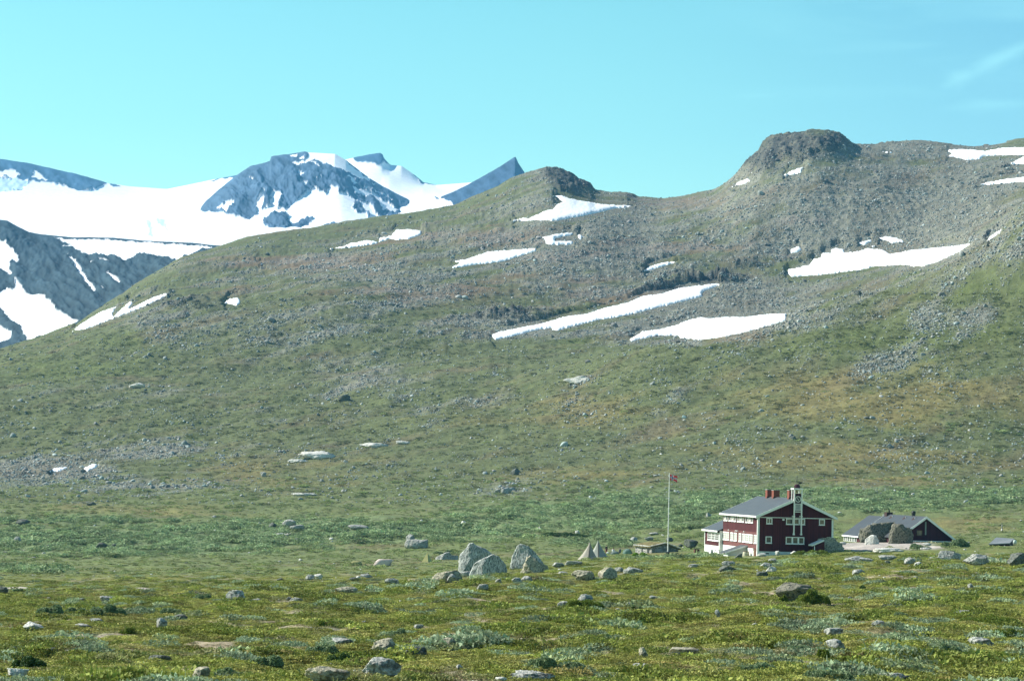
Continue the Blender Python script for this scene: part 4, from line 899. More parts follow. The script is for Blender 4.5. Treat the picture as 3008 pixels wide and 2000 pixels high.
sz = np.exp(rs.normal(size=n)*.35)*.16*(np.minimum(Y, 200)/45)**.55*(1+.6*sstep(.1, .4, -nb))
col_ = np.zeros((n, 3))+C_(.250, .265, .058)
col_ = lerp(col_, C_(.290, .270, .080), sstep(-.1, .4, nb)); col_ = lerp(col_, C_(.150, .190, .034), sstep(.05, .35, -nb)*.75)
col_ = lerp(col_, C_(.34, .29, .18), bare*.8); sil = sstep(.36, .46, nw+.05*rs.normal(size=n)); col_ = lerp(col_, C_(.24, .30, .18), sil)
col_ = lerp(col_, C_(.20, .13, .06), (rs.random(n) < .02)*.6)
col_ *= np.clip(rs.normal(size=n)*.28+1, .4, 1.8)[:, None]
sz = sz*np.where(sil > .5, 1.3, 1)*(1-.35*bare); hh = sz*np.where(sil > .5, 1.0, np.where(nb < -.05, .85, .5))*(1-.5*sstep(280, 330, Y)); pi_ = rs.integers(0, 8, n); pi_ = np.where(sil > .5, (pi_//2)*2, pi_)
scatter('moor_plants', PM, np.stack([X, Y, Z-.03], 1), rots(n, rs, .12), np.stack([sz*1.2, sz*1.2, hh], 1), col_, pi_, label='olive dwarf birch, heather and grass covering the moor', cat='ground plants', kind='stuff')

# --- low heath of the slopes: tussocks and dwarf shrub in the colour of the ground they cover
PH = [hidden_proto('heath', *leaves(60, .22, np.random.default_rng(700+k), 1, .55, .7), M_leaf) for k in range(5)]
px, py, X, Y, Z, V = sample(120000, 860, 1700, rs)
z = zone(px, py, X, Y, V); gc = ground_col(z, X, Y, V)
cl = fbm(X/11, V/4, 4, 81); c2 = fbm(X/3, V/1.5, 3, 82)
keep = (Y > 325) & (rs.random(len(px)) < np.clip(.30+.9*cl+.4*c2, .04, .9)*(1-.8*z['rock'])) & (z['grv'] < .3) & ~keepout(px, py) & ~in_snow(px, py, 1.1)
px, py, X, Y, Z, cl, c2 = [a[keep] for a in (px, py, X, Y, Z, cl, c2)]; gc = gc[keep]; n = len(px); print('heath', n)
sz = np.exp(rs.normal(size=n)*.4)*.42*(Y/600)**.6; dk = sstep(.0, .5, cl+.3*rs.normal(size=n))
t = gc*1.4; t = lerp(t, C_(.085, .115, .050), dk*.4); t *= np.clip(1+.25*rs.normal(size=n), .5, 1.7)[:, None]
scatter('heath', PH, np.stack([X, Y, Z-.05], 1), rots(n, rs, .15), np.stack([sz*1.5, sz*1.2, sz*.55], 1), t, rs.integers(0, 5, n), label='low heath and tussock grass covering the slopes', cat='ground plants', kind='stuff')
# ------------------------------------------------------------------ buildings
def boards(name, a, b, vertical=True, w=.16, groove=.55):
    mt, nt, p = newmat(name); v = objco(nt); s = N(nt, 'ShaderNodeSeparateXYZ'); nt.links.new(v, s.inputs[0])
    ad = N(nt, 'ShaderNodeMath', operation='ADD'); nt.links.new(s.outputs[0], ad.inputs[0]); nt.links.new(s.outputs[1], ad.inputs[1])
    q = N(nt, 'ShaderNodeMath', operation='DIVIDE'); nt.links.new(ad.outputs[0] if vertical else s.outputs[2], q.inputs[0]); q.inputs[1].default_value = w
    fl = N(nt, 'ShaderNodeMath', operation='FLOOR'); nt.links.new(q.outputs[0], fl.inputs[0]); fr = N(nt, 'ShaderNodeMath', operation='FRACT'); nt.links.new(q.outputs[0], fr.inputs[0])
    wn = N(nt, 'ShaderNodeTexWhiteNoise', noise_dimensions='1D'); nt.links.new(fl.outputs[0], wn.inputs['W'])
    mp_ = N(nt, 'ShaderNodeMapping'); mp_.inputs['Scale'].default_value = (2.5, 2.5, .5) if vertical else (.5, .5, 2.5); nt.links.new(v, mp_.inputs[0])
    f = noise(nt, 1.2, 5, mp_.outputs[0], 0, .6)
    m_ = N(nt, 'ShaderNodeMath', operation='ADD'); nt.links.new(wn.outputs[0], m_.inputs[0]); nt.links.new(f, m_.inputs[1])
    c = mixc(nt, rng_(nt, m_.outputs[0], .3, 1.6), a, b)
    gr = rng_(nt, fr.outputs[0], 0, .14, groove, 1); c = mixc(nt, 1.0, c, gr, 'MULTIPLY')
    nt.links.new(c, p.inputs['Base Color']); p.inputs['Roughness'].default_value = .8; p.inputs['Specular IOR Level'].default_value = .2
    bump(nt, p, gr, .5, .02)
    return mt
M_red = boards('maroon_boards', (.045, .010, .014), (.085, .019, .022))
M_redh = boards('faded_maroon_boards', (.110, .040, .040), (.170, .070, .065), False, .14, .75)
M_maroon2 = boards('dark_maroon_boards', (.030, .010, .018), (.055, .016, .024))
M_white = plain('white_paint', (.74, .74, .72), .6, .05, 4)
M_grey_w = plain('whitewashed_concrete', (.66, .66, .63), .9, .12, 1.5)
M_roof = plain('grey_metal_roof', (.072, .078, .084), .55, .10, .8, .4)
M_roof2 = plain('dark_slate_grey_roof', (.040, .046, .054), .6, .10, .8, .4)
M_brick = plain('red_brick', (.20, .062, .042), .9, .2, 9)
M_brown = plain('dark_brown_wood', (.045, .022, .020), .8, .2, 5)
M_black = plain('black_iron', (.02, .022, .022), .5, .1, 5)
M_bronze = plain('bronze', (.22, .15, .06), .45, .2, 5, .5, .6)
M_door = plain('brown_door_paint', (.13, .06, .035), .7, .2, 4)
def glass_mat():
    mt, nt, p = newmat('window_glass'); v = objco(nt); f = noise(nt, .9, 3, v)
    nt.links.new(mixc(nt, rng_(nt, f, .4, .6), (.02, .03, .035), (.10, .085, .07)), p.inputs['Base Color']); p.inputs['Roughness'].default_value = .12; p.inputs['Specular IOR Level'].default_value = .6
    return mt
M_glass = glass_mat()
M_curt = plain('curtain_behind_glass', (.42, .42, .38), .5, .15, 6)

def window(parent, side, a0, a1, z0, z1, nx=1, nz=1, plane=0.0, fr=.11, curt=False, name='window'):
    """side 'g': gable wall facing -y at y=plane; side 'l': left wall facing -x at x=plane"""
    def bx(mb, a, b, c, d, p0, p1):
        if side == 'g': mb.box(a, b, plane-p1, plane-p0, c, d)
        else: mb.box(plane-p1, plane-p0, a, b, c, d)
    f = MB()
    bx(f, a0-fr, a0, z0-fr, z1+fr, -.02, .075); bx(f, a1, a1+fr, z0-fr, z1+fr, -.02, .075)
    bx(f, a0, a1, z0-fr, z0, -.02, .072); bx(f, a0, a1, z1, z1+fr, -.02, .072)
    bx(f, a0-fr-.05, a1+fr+.05, z0-fr-.05, z0-fr, -.02, .13)
    for i in range(1, nx):
        c = a0+(a1-a0)*i/nx; bx(f, c-.035, c+.035, z0, z1, -.02, .06)
    for i in range(1, nz):
        c = z0+(z1-z0)*i/nz; bx(f, a0, a1, c-.022, c+.022, -.02, .05)
    w = f.build(name, M_white, parent)
    g_ = MB(); bx(g_, a0, a1, z0, z1, -.02, .018); g_.build('pane', M_curt if curt else M_glass, w)
    return w

LO = (33.96, 305.0, -9.76); RZ = rad(9.6)
lodge = empty('lodge', LO, RZ, 'big two storey dark red mountain lodge with clock tower on its gable', 'building'); lodge.scale = (1.035, 1, 1)
W_, L_ = 10.15, 18.2; SL = .46; AZ_ = 8.0; HX = W_/2
m_ = MB(); zt = AZ_-.30-SL*HX
m_.prism([(0, 0, -1.6), (W_, 0, -1.6), (W_, 0, zt), (HX, 0, AZ_-.30), (0, 0, zt)], (0, L_, 0)); m_.build('wall', M_red, lodge)
m_ = MB(); m_.box(-.035, -.002, .25, 17.9, 1.02, 3.22); m_.build('lower_cladding', M_redh, lodge)
m_ = MB(); m_.box(-.06, W_+.05, -.06, L_, -1.6, .70); m_.build('foundation', M_grey_w, lodge)
m_ = MB(); m_.box(-.09, -.062, 1.9, 18.0, -1.6, 1.0); m_.build('whitewashed_plinth', M_grey_w, lodge)
for s_ in (-1, 1):
    m_ = MB(); ex = HX+.42; zb = AZ_-SL*ex
    m_.prism([(HX, -.5, AZ_), (HX+s_*ex, -.5, zb), (HX+s_*ex, -.5, zb-.16), (HX, -.5, AZ_-.16)], (0, L_+.9, 0)); m_.build('roof_slope', M_roof, lodge)
    m_ = MB(); m_.prism([(HX, -.56, AZ_+.03), (HX+s_*(ex+.06), -.56, zb), (HX+s_*(ex+.06), -.56, zb-.36), (HX, -.56, AZ_-.36)], (0, .055, 0)); m_.build('barge_board', M_white, lodge)
    m_ = MB(); m_.box(*(sorted((HX+s_*(ex+.005), HX+s_*(ex+.055)))), -.5, L_+.4, zb-.24, zb-.01); m_.build('eave_board', M_white, lodge)
    m_ = MB(); m_.prism([(HX, L_+.41, AZ_+.04), (HX+s_*(ex+.06), L_+.41, zb+.02), (HX+s_*(ex+.06), L_+.41, zb-.25), (HX, L_+.41, AZ_-.25)], (0, .05, 0)); m_.build('verge_board', M_white, lodge)
for (x0, x1, y0, y1) in ((-.10, .16, -.09, -.063), (-.10, -.065, -.09, .20), (W_-.18, W_+.08, -.09, -.063), (W_+.052, W_+.085, -.09, .2)):
    m_ = MB(); m_.box(x0, x1, y0, y1, -1.2, zt-.02); m_.build('corner_board', M_white, lodge)
m_ = MB(); m_.box(.16, W_-.18, -.05, -.003, 5.28, 5.34)
for i in range(52): m_.box(.2+i*.188, .29+i*.188, -.045, -.003, 5.22, 5.279)
m_.build('belt_trim', M_white, lodge)
for a, b, n_ in ((1.20, 1.78, 2), (8.36, 8.92, 1)): window(lodge, 'g', a, b, 4.52, 5.1, n_)
for a, b in ((3.88, 4.62), (4.83, 5.47), (5.68, 6.22)): window(lodge, 'g', a, b, 4.50, 5.1)
window(lodge, 'g', 1.14, 1.75, 1.92, 2.62)
for a, b in ((3.88, 4.55), (4.76, 5.36), (5.58, 6.16)): window(lodge, 'g', a, b, 1.88, 2.62)
for (a, b) in ((2.3, 6.3), (6.8, 10.6), (11.0, 15.1), (15.5, 17.7)):
    n_ = 3 if b-a > 3 else 2; wd = (b-a)/(n_*1.75)
    for i in range(n_):
        c = a+(b-a)*(i+.5)/n_; window(lodge, 'l', c-wd/2, c+wd/2, 4.55, 5.25, 1, 1, 0, .13, curt=(i == 1))
        if i < n_-1:
            m_ = MB(); m_.box(-.05, -.004, c+wd/2+.15, c+(b-a)/n_-wd/2-.15, 4.5, 5.28); m_.build('shutter', M_redh, lodge)
for (a, b, k) in ((.55, 1.5, 1), (2.45, 3.9, 2), (4.3, 5.8, 2), (6.25, 7.4, 1), (8.2, 9.2, 1), (10.5, 11.8, 1), (12.5, 13.7, 1), (14.7, 17.6, 3)):
    window(lodge, 'l', a, b, 1.84, 2.74, k, 3, -.036, .13, curt=True)
for y_ in (6.0, 9.5, 10.3, 14.0):
    m_ = MB(); m_.tube((-.04, y_, 3.12), (-.30, y_, 3.20), .025); m_.lathe([(.03, 0), (.11, .03), (.09, .16), (.03, .2)], (-.30, y_, 3.06), 10); m_.build('wall_lamp', M_white, lodge)
m_ = MB(); m_.box(3.25, 3.5, -.22, -.004, 4.92, 5.14); m_.build('gable_lamp', M_white, lodge)
m_ = MB(); m_.box(.9, 1.2, -.085, -.062, .35, .5); m_.box(1.2, 1.5, -.085, -.062, .35, .5); m_.build('cellar_vent', M_black, lodge)
d_ = MB(); d_.box(-.12, -.095, .45, 1.5, -.75, .98); dd_ = d_.build('door', M_door, lodge); m_ = MB(); m_.tube((-.13, 1.35, .15), (-.2, 1.35, .15), .02); m_.build('handle', M_black, dd_)
# chimneys
for cy, hz_ in ((9.8, .92), (13.0, .95), (2.3, .98)):
    m_ = MB(); m_.box(HX-.42, HX+.42, cy-.5, cy+.5, AZ_-.5, AZ_+hz_); ch = m_.build('chimney', M_brick, lodge)
    m_ = MB(); m_.box(HX-.47, HX+.47, cy-.55, cy+.55, AZ_+hz_+.002, AZ_+hz_+.09); m_.build('chimney_cap', plain('concrete_cap', (.28, .27, .25), .9), ch)
    m_ = MB(); m_.box(HX-.5, HX+.5, cy-.6, cy-.505, AZ_-.45, AZ_+.02); m_.build('flashing', M_black, ch)
# clock tower on the gable
tw = MB(); tw.box(4.735, 5.575, -.60, .55, 6.9, 8.62); tower = tw.build('clock_tower', M_maroon2, lodge)
for x_ in (4.58, 5.58):
    m_ = MB(); m_.box(x_, x_+.15, -.74, -.58, 3.1, 9.15)
    m_.box(x_-.04, x_+.19, -.78, -.53, 3.0, 3.22); m_.box(x_-.04, x_+.19, -.76, -.02, 5.42, 5.62)
    m_.build('post', M_white, tower)
    m_ = MB(); m_.box(x_, x_+.15, .42, .56, 7.3, 9.15); m_.build('post', M_white, tower)
m_ = MB(); m_.box(4.50, 5.82, -.80, .64, 9.152, 9.33); m_.build('cap', M_white, tower)
m_ = MB(); m_.lathe([(.40, 0), (.43, .12), (.38, .34), (.30, .48), (.12, .55), (.02, .56)], ((4.58+5.73)/2, -.1, 9.332), 18); dm_ = m_.build('cupola', M_maroon2, tower)
m_ = MB(); m_.tube((5.12, -.1, 9.85), (5.12, -.1, 11.05), .022); m_.build('spire', M_black, dm_)
m_ = MB(); m_.prism([(5.3, -.1, 10.0), (5.62, -.1, 10.18), (5.95, -.1, 10.1), (5.75, -.1, 9.98), (5.5, -.1, 9.9)], (0, .06, 0)); m_.tube((5.2, -.08, 9.75), (5.45, -.08, 10.02), .025); m_.build('weather_vane', M_black, dm_)
m_ = MB(); m_.lathe([(.02, .34), (.09, .32), (.12, .2), (.15, .08), (.2, 0)], (5.15, 0, 8.72), 14); m_.build('bell', M_bronze, tower)
m_ = MB(); m_.box(4.735, 5.575, -.72, -.62, 6.08, 6.20); m_.build('crossbar', M_white, tower)
m_ = MB(); m_.box(4.76, 5.54, -.66, -.602, 6.42, 7.18); lv = m_.build('louvre', plain('grey_louvre', (.30, .31, .31), .7), tower)
m_ = MB()
for (a, b, c, d) in ((4.73, 4.80, 6.35, 7.25), (5.50, 5.57, 6.35, 7.25), (4.801, 5.499, 6.35, 6.42), (4.801, 5.499, 7.18, 7.25)): m_.box(a, b, -.70, -.602, c, d)
m_.build('louvre_frame', M_white, lv)
def ring(mb, cx, cy, cz, r0, r1, t, n=40):
    for i in range(n):
        a, b = 2*math.pi*i/n, 2*math.pi*(i+1)/n
        mb.prism([(cx+r0*math.cos(a), cy, cz+r0*math.sin(a)), (cx+r1*math.cos(a), cy, cz+r1*math.sin(a)), (cx+r1*math.cos(b), cy, cz+r1*math.sin(b)), (cx+r0*math.cos(b), cy, cz+r0*math.sin(b))], (0, t, 0))
m_ = MB(); m_.tube((5.15, -.602, 7.85), (5.15, -.64, 7.85), .41, n=40); ck = m_.build('clock', M_black, tower)
m_ = MB(); ring(m_, 5.15, -.675, 7.85, .33, .41, .034)
for i in range(12):
    a = i*math.pi/6; m_.tube((5.15+.24*math.cos(a), -.65, 7.85+.24*math.sin(a)), (5.15+.31*math.cos(a), -.65, 7.85+.31*math.sin(a)), .016, n=5)
m_.build('clock_rim', M_white, ck)
m_ = MB(); m_.tube((5.15, -.66, 7.85), (5.02, -.66, 8.08), .05, .012, 6); m_.build('clock_hand', M_white, ck)
m_ = MB(); m_.tube((5.15, -.67, 7.85), (5.28, -.67, 7.62), .05, .012, 6); m_.build('clock_hand', M_white, ck)
# lower wing at the far left end
wx0, wx1, wy0, wy1 = -.45, 5.2, 18.0, 26.4
m_ = MB(); m_.prism([(wx0, wy0, -2), (wx1, wy0, -2), (wx1, wy0, 2.9), ((wx0+wx1)/2, wy0, 4.1), (wx0, wy0, 2.78)], (0, wy1-wy0, 0)); wing = m_.build('side_wing', M_red, lodge)
for s_ in (-1, 1):
    cx_ = (wx0+wx1)/2; ex = (wx1-wx0)/2+.38; m_ = MB()
    m_.prism([(cx_, wy0-.02, 4.40), (cx_+s_*ex, wy0-.02, 4.40-SL*ex), (cx_+s_*ex, wy0-.02, 4.27-SL*ex), (cx_, wy0-.02, 4.27)], (0, wy1-wy0+.4, 0)); m_.build('roof_slope', M_roof, wing)
m_ = MB(); m_.box(wx0-.44, wx0-.385, wy0-.02, wy1+.38, 2.72, 2.95); m_.build('eave_board', M_white, wing)
m_ = MB(); m_.prism([(cx_, wy1+.39, 4.44), (cx_-ex-.06, wy1+.39, 4.44-SL*(ex+.06)), (cx_-ex-.06, wy1+.39, 4.2-SL*(ex+.06)), (cx_, wy1+.39, 4.2)], (0, .05, 0)); m_.build('verge_board', M_white, wing)
m_ = MB(); m_.box(wx0-.05, wx0-.002, wy0+.0, wy1, -2, .74); m_.box(wx0-.045, -.095, wy0-.06, wy0-.002, -2, .74); m_.build('foundation', M_grey_w, wing)
m_ = MB(); m_.box(wx0-.06, -.10, wy0-.10, wy0-.061, -1.4, 2.95); m_.box(wx0-.085, wx0-.051, wy0-.1, wy0+.22, -1.4, 2.75); m_.box(wx0-.085, wx0-.051, wy1-.22, wy1+.03, -1.4, 2.75); m_.build('corner_board', M_white, wing)
for a, b in ((18.7, 20.4), (20.75, 22.5), (22.85, 24.6)): window(wing, 'l', a, b, 1.55, 2.5, 3, 3, wx0, .14)
# whitewashed cellar porch leaning on the side wall
m_ = MB(); m_.prism([(-2.65, 5.1, -1.6), (-.10, 5.1, -1.6), (-.10, 5.1, 1.05), (-2.65, 5.1, .15)], (0, 2.6, 0)); cp_ = m_.build('cellar_porch', M_grey_w, lodge)
m_ = MB(); m_.prism([(-3.0, 4.85, .18), (-.07, 4.85, 1.22), (-.07, 4.85, 1.32), (-3.0, 4.85, .28)], (0, 3.2, 0)); m_.build('roof_slope', M_roof, cp_)
m_ = MB(); m_.prism([(-3.05, 4.79, .08), (-.07, 4.79, 1.12), (-.07, 4.79, 1.34), (-3.05, 4.79, .30)], (0, .055, 0)); m_.build('fascia', M_white, cp_)

def place(px, py, Y=None, dz=0):
    if Y is None:
        X, Y_, Z, _, _ = H.hit(px, py); return Vector((float(X[0]), float(Y_[0]), float(Z[0])+dz))
    u, w = ray_uw(px, py); return Vector((float(u)*Y, Y, float(w)*Y+dz))
def to_world(rz, o, p):
    c, s = math.cos(rz), math.sin(rz); return Vector((o[0]+c*p[0]-s*p[1], o[1]+s*p[0]+c*p[1], o[2]+p[2]))
# small white-roofed shed at the gable foot
sl_ = to_world(RZ, LO, (6.95, -2.4, 0)); sh = empty('shed', sl_, RZ, 'tiny red shed with slanted white roof between lodge gable and tan boulder', 'shed')
m_ = MB(); m_.prism([(.35, .1, -1), (1.7, .1, -1), (1.7, .1, 2.2), (.35, .1, 1.62)], (0, 1.4, 0)); m_.build('wall', M_red, sh)
m_ = MB(); m_.prism([(-.05, -.15, 1.60), (1.55, -.15, 2.30), (1.55, -.15, 2.48), (-.05, -.15, 1.78)], (0, 1.9, 0)); m_.build('roof', M_white, sh)
m_ = MB(); m_.box(.22, .32, -.05, .05, -1, 1.64); m_.build('post', M_white, sh)
window(sh, 'g', .72, .95, .45, .75, 1, 1, .1, .09)
bl_ = to_world(RZ, LO, (-.75, 3.1, -.75)); m_ = MB(); m_.lathe([(.40, 0), (.46, .3), (.48, .7), (.44, 1.1), (.40, 1.25)], (0, 0, 0), 20)
brl = m_.build('barrel', plain('beige_barrel', (.42, .40, .28), .6), None, True); brl.location = bl_; tag(brl, 'beige barrel by the brown cellar door of the lodge', 'barrel')
m_ = MB(); m_.lathe([(.43, 0), (.43, .05)], (0, 0, 1.252), 20); m_.build('lid', M_door, brl)
# mast behind the lodge
mp0 = place(2187, 1440, 345); gz = float(H.zat(mp0.x, 345)[0]); top = place(2189, 1392, 345)
ms_ = empty('antenna_mast', (mp0.x, 345, gz), 0, 'thin grey antenna mast rising behind the left slope of the lodge roof', 'mast')
m_ = MB(); m_.tube((0, 0, 0), (0, 0, top.z-gz), .035, .02, 6); m_.build('pole', plain('galvanised_steel', (.34, .35, .35), .5), ms_)
m_ = MB(); m_.box(-.25, .25, -.25, .25, -.3, .12); m_.build('base', M_grey_w, ms_)

# low annex
AO = place(2719.5, 1516.6, 370); AO = (AO.x, AO.y, AO.z); ARZ = rad(9.4); AS = .72
ann = empty('annex', (AO[0], AO[1], AO[2]-4.6), ARZ, 'long low dark annex with grey roof half hidden by boulders, right of the lodge', 'building')
az_ = 4.6; hw = 4.55
m_ = MB(); m_.prism([(-hw, 0, -2), (hw, 0, -2), (hw, 0, az_-.3-AS*hw), (0, 0, az_-.3), (-hw, 0, az_-.3-AS*hw)], (0, 19.8, 0)); m_.build('wall', M_maroon2, ann)
m_ = MB(); m_.prism([(-hw, 19.81, -2), (hw, 19.81, -2), (hw, 19.81, az_-.7-AS*hw), (0, 19.81, az_-.7), (-hw, 19.81, az_-.7-AS*hw)], (0, 9.0, 0)); m_.build('wall', M_red, ann)
for s_ in (-1, 1):
    ex = hw+.35
    m_ = MB(); m_.prism([(0, -.45, az_), (s_*ex, -.45, az_-AS*ex), (s_*ex, -.45, az_-.15-AS*ex), (0, -.45, az_-.15)], (0, 20.3, 0)); m_.build('roof_slope', M_roof2, ann)
    m_ = MB(); m_.prism([(0, 19.87, az_-.40), (s_*ex, 19.87, az_-.40-AS*ex), (s_*ex, 19.87, az_-.55-AS*ex), (0, 19.87, az_-.55)], (0, 9.2, 0)); m_.build('roof_slope', M_roof2, ann)
    m_ = MB(); m_.prism([(0, -.51, az_+.03), (s_*(ex+.05), -.51, az_+.03-AS*(ex+.05)), (s_*(ex+.05), -.51, az_-.37-AS*(ex+.05)), (0, -.51, az_-.37)], (0, .055, 0)); m_.build('barge_board', M_white, ann)
    m_ = MB(); m_.prism([(0, 19.80, az_+.06), (s_*(ex+.03), 19.80, az_+.06-AS*(ex+.03)), (s_*(ex+.03), 19.80, az_-.22-AS*(ex+.03)), (0, 19.80, az_-.22)], (0, .06, 0)); m_.build('verge_board', M_white, ann)
    m_ = MB(); m_.box(*sorted((s_*(ex+.005), s_*(ex+.055))), 19.87, 29.0, az_-.64-AS*ex, az_-.40-AS*ex); m_.build('eave_board', M_white, ann)
m_ = MB(); m_.box(-hw+.4, hw-.5, -1.1, -.05, .52, .64)
for i in range(9): m_.box(-hw+.5+i*.95, -hw+.58+i*.95, -1.08, -1.0, -.6, .519)
m_.build('terrace', M_white, ann)
m_ = MB(); m_.box(-.12, .12, -.06, -.004, 1.6, 3.75); m_.build('pole_board', plain('grey_green_board', (.20, .24, .22), .8), ann)
window(ann, 'g', -1.5, -.6, 1.5, 2.3, 1, 1, 0, .06).active_material = M_brown
for c in (22.0, 23.3, 24.6, 25.9, 27.2, 28.0): window(ann, 'l', c, c+.75, -.35, .62, 1, 1, -hw, .16)
m_ = MB(); m_.box(-hw-.05, -hw-.002, 0, 28.8, -2.5, -.55); m_.build('foundation', M_grey_w, ann)
m_ = MB(); m_.box(-.55, .55, 17.9, 19.2, az_-.5, az_+.35); chm = m_.build('chimney', M_brown, ann); m_ = MB(); m_.tube((.1, 18.5, az_+.35), (.1, 18.5, az_+.75), .14); m_.build('flue', M_black, chm)
m_ = MB(); m_.lathe([(.28, -.4), (.30, .25), (.36, .3), (.36, .6), (.3, .75), (.1, .8)], (.1, 6.2, az_), 16); m_.build('roof_vent', M_black, ann)
for y_ in (3.6, 8.2, 15.0):
    m_ = MB(); z0_ = az_-AS*.9
    m_.prism([(-.95, y_, az_-AS*.95), (-.5, y_, az_-AS*.5+.12), (-.35, y_, az_-AS*.35+.02)], (0, .8, 0)); dl_ = m_.build('roof_hatch', M_brown, ann)
    m_ = MB(); m_.box(-.62, -.46, y_-.06, y_-.003, az_-AS*.5-.1, az_-AS*.5+.16); m_.build('hatch_trim', M_white, dl_)
# sunken shed with flat grey roof at the right
A, B, C_2, D = place(2904, 1600, 334), place(2927, 1580, 341), place(2979, 1584, 341), place(2966, 1597, 334)
lows = empty('sunken_shed', (A.x, A.y, A.z-.6), 0, 'half sunken shed showing only its flat grey roof at the right edge', 'shed')
rel_ = [p-Vector((A.x, A.y, A.z-.6)) for p in (A, D, C_2, B)]
m_ = MB(); m_.prism([tuple(p) for p in rel_], (0, 0, .14)); m_.build('roof', plain('flat_grey_roofing_felt', (.19, .21, .22), .8), lows)
q = [p*1.0 for p in rel_]; cc_ = sum(q, Vector())/4; m_ = MB(); m_.prism([tuple(cc_+(p-cc_)*.93+Vector((0, 0, -.004))) for p in q], (0, 0, -1.6)); m_.build('wall', M_brown, lows)
vp = place(2981, 1592, 335); m_ = MB(); m_.lathe([(.25, -.3), (.28, .1), (.2, .3), (.05, .36)], (0, 0, 0), 14); vo = m_.build('vent_cap', plain('pale_green_metal', (.45, .52, .48), .5), lows, True); vo.location = vp-Vector((A.x, A.y, A.z-.6))

# sod-roofed stone hut
def stone_mat(name, a, b, sc=3.0):
    mt, nt, p = newmat(name); v = objco(nt); vo_ = N(nt, 'ShaderNodeTexVoronoi'); vo_.inputs['Scale'].default_value = sc; mpn = N(nt, 'ShaderNodeMapping'); mpn.inputs['Scale'].default_value = (1, 1, 2.2); nt.links.new(v, mpn.inputs[0]); nt.links.new(mpn.outputs[0], vo_.inputs[0])
    ed = N(nt, 'ShaderNodeTexVoronoi', feature='DISTANCE_TO_EDGE'); ed.inputs['Scale'].default_value = sc; nt.links.new(mpn.outputs[0], ed.inputs[0])
    c = mixc(nt, rng_(nt, vo_.outputs['Color'], .1, .9), a, b); e = rng_(nt, ed.outputs[0], 0, .09, .15, 1); c = mixc(nt, 1.0, c, e, 'MULTIPLY')
    nt.links.new(c, p.inputs['Base Color']); p.inputs['Roughness'].default_value = .95; bump(nt, p, e, .8, .06); return mt
M_wall = stone_mat('dry_stone', (.14, .14, .13), (.46, .45, .42))
M_sod = plain('sod', (.17, .145, .065), .95, .3, 1.6, .1)
HO = place(1914, 1625, 362); HRZ = rad(20)
hut = empty('stone_hut', HO, HRZ, 'low dry stone hut with grassy sod roof behind the flagpole', 'hut')
hW, hL, hz1, hz2 = 4.7, 6.6, .95, 1.55
m_ = MB(); m_.prism([(0, 0, -.8), (hW, 0, -.8), (hW, 0, hz1-.25), (hW/2, 0, hz2-.12), (0, 0, hz1)], (0, hL, 0)); m_.build('wall', M_wall, hut)
def bumpy(obj_, amp, sc=1.5, seed=0):
    bm = bmesh.new(); bm.from_mesh(obj_.data); bmesh.ops.subdivide_edges(bm, edges=bm.edges, cuts=7, use_grid_fill=True)
    co = np.array([v.co[:] for v in bm.verts]); dn = n3(co, sc, seed)*amp
    for v, d_ in zip(bm.verts, dn): v.co.z += d_
    bm.to_mesh(obj_.data); bm.free()
m_ = MB(); m_.prism([(-.35, -.3, hz1-.05), (hW/2, -.3, hz2-.1), (hW/2, -.3, hz2+.18), (-.35, -.3, hz1+.18)], (0, hL+.5, 0)); o_ = m_.build('sod_roof', M_sod, hut); bumpy(o_, .10, 1.2, 3)
m_ = MB(); m_.prism([(hW+.35, -.3, hz1-.35), (hW/2+.004, -.3, hz2-.1), (hW/2+.004, -.3, hz2+.18), (hW+.35, -.3, hz1-.12)], (0, hL+.5, 0)); o_ = m_.build('sod_roof', M_sod, hut); bumpy(o_, .10, 1.2, 5)
rsh = np.random.default_rng(4); V0, F0 = rock_shape(2, 77, 6, .1); Vs, Fs = [], []
for i in range(70):
    if i < 34: c0 = np.array([-.38+rsh.normal()*.04, -.3+i*.2, hz1+.18])
    elif i < 52: t_ = (i-34)/18; c0 = np.array([-.35+t_*(hW/2+.35), -.32, hz1+.2+t_*(hz2-hz1)])
    else: t_ = (i-52)/18; c0 = np.array([hW/2+t_*(hW/2+.35), -.32, hz2+.2-t_*(hz2-hz1+.3)])
    Fs.append(F0+len(Vs)*len(V0)); Vs.append(V0*rsh.uniform(.07, .15)+c0)
link(bpy.data.objects.new('roof_edge_stones', np_mesh('roof_edge_stones', np.concatenate(Vs), np.concatenate(Fs), M_rock['pale'])), hut)
m_ = MB(); m_.box(-.05, -.005, 1.0, 1.7, -.5, .78); m_.build('door', M_black, hut); m_ = MB(); m_.box(-.05, -.005, 3.6, 4.0, -.1, .7); m_.build('window', M_black, hut)
m_ = MB(); m_.box(.6, 1.7, -.06, -.005, .25, .75); m_.build('board', plain('weathered_grey_board', (.30, .30, .29), .9), hut)
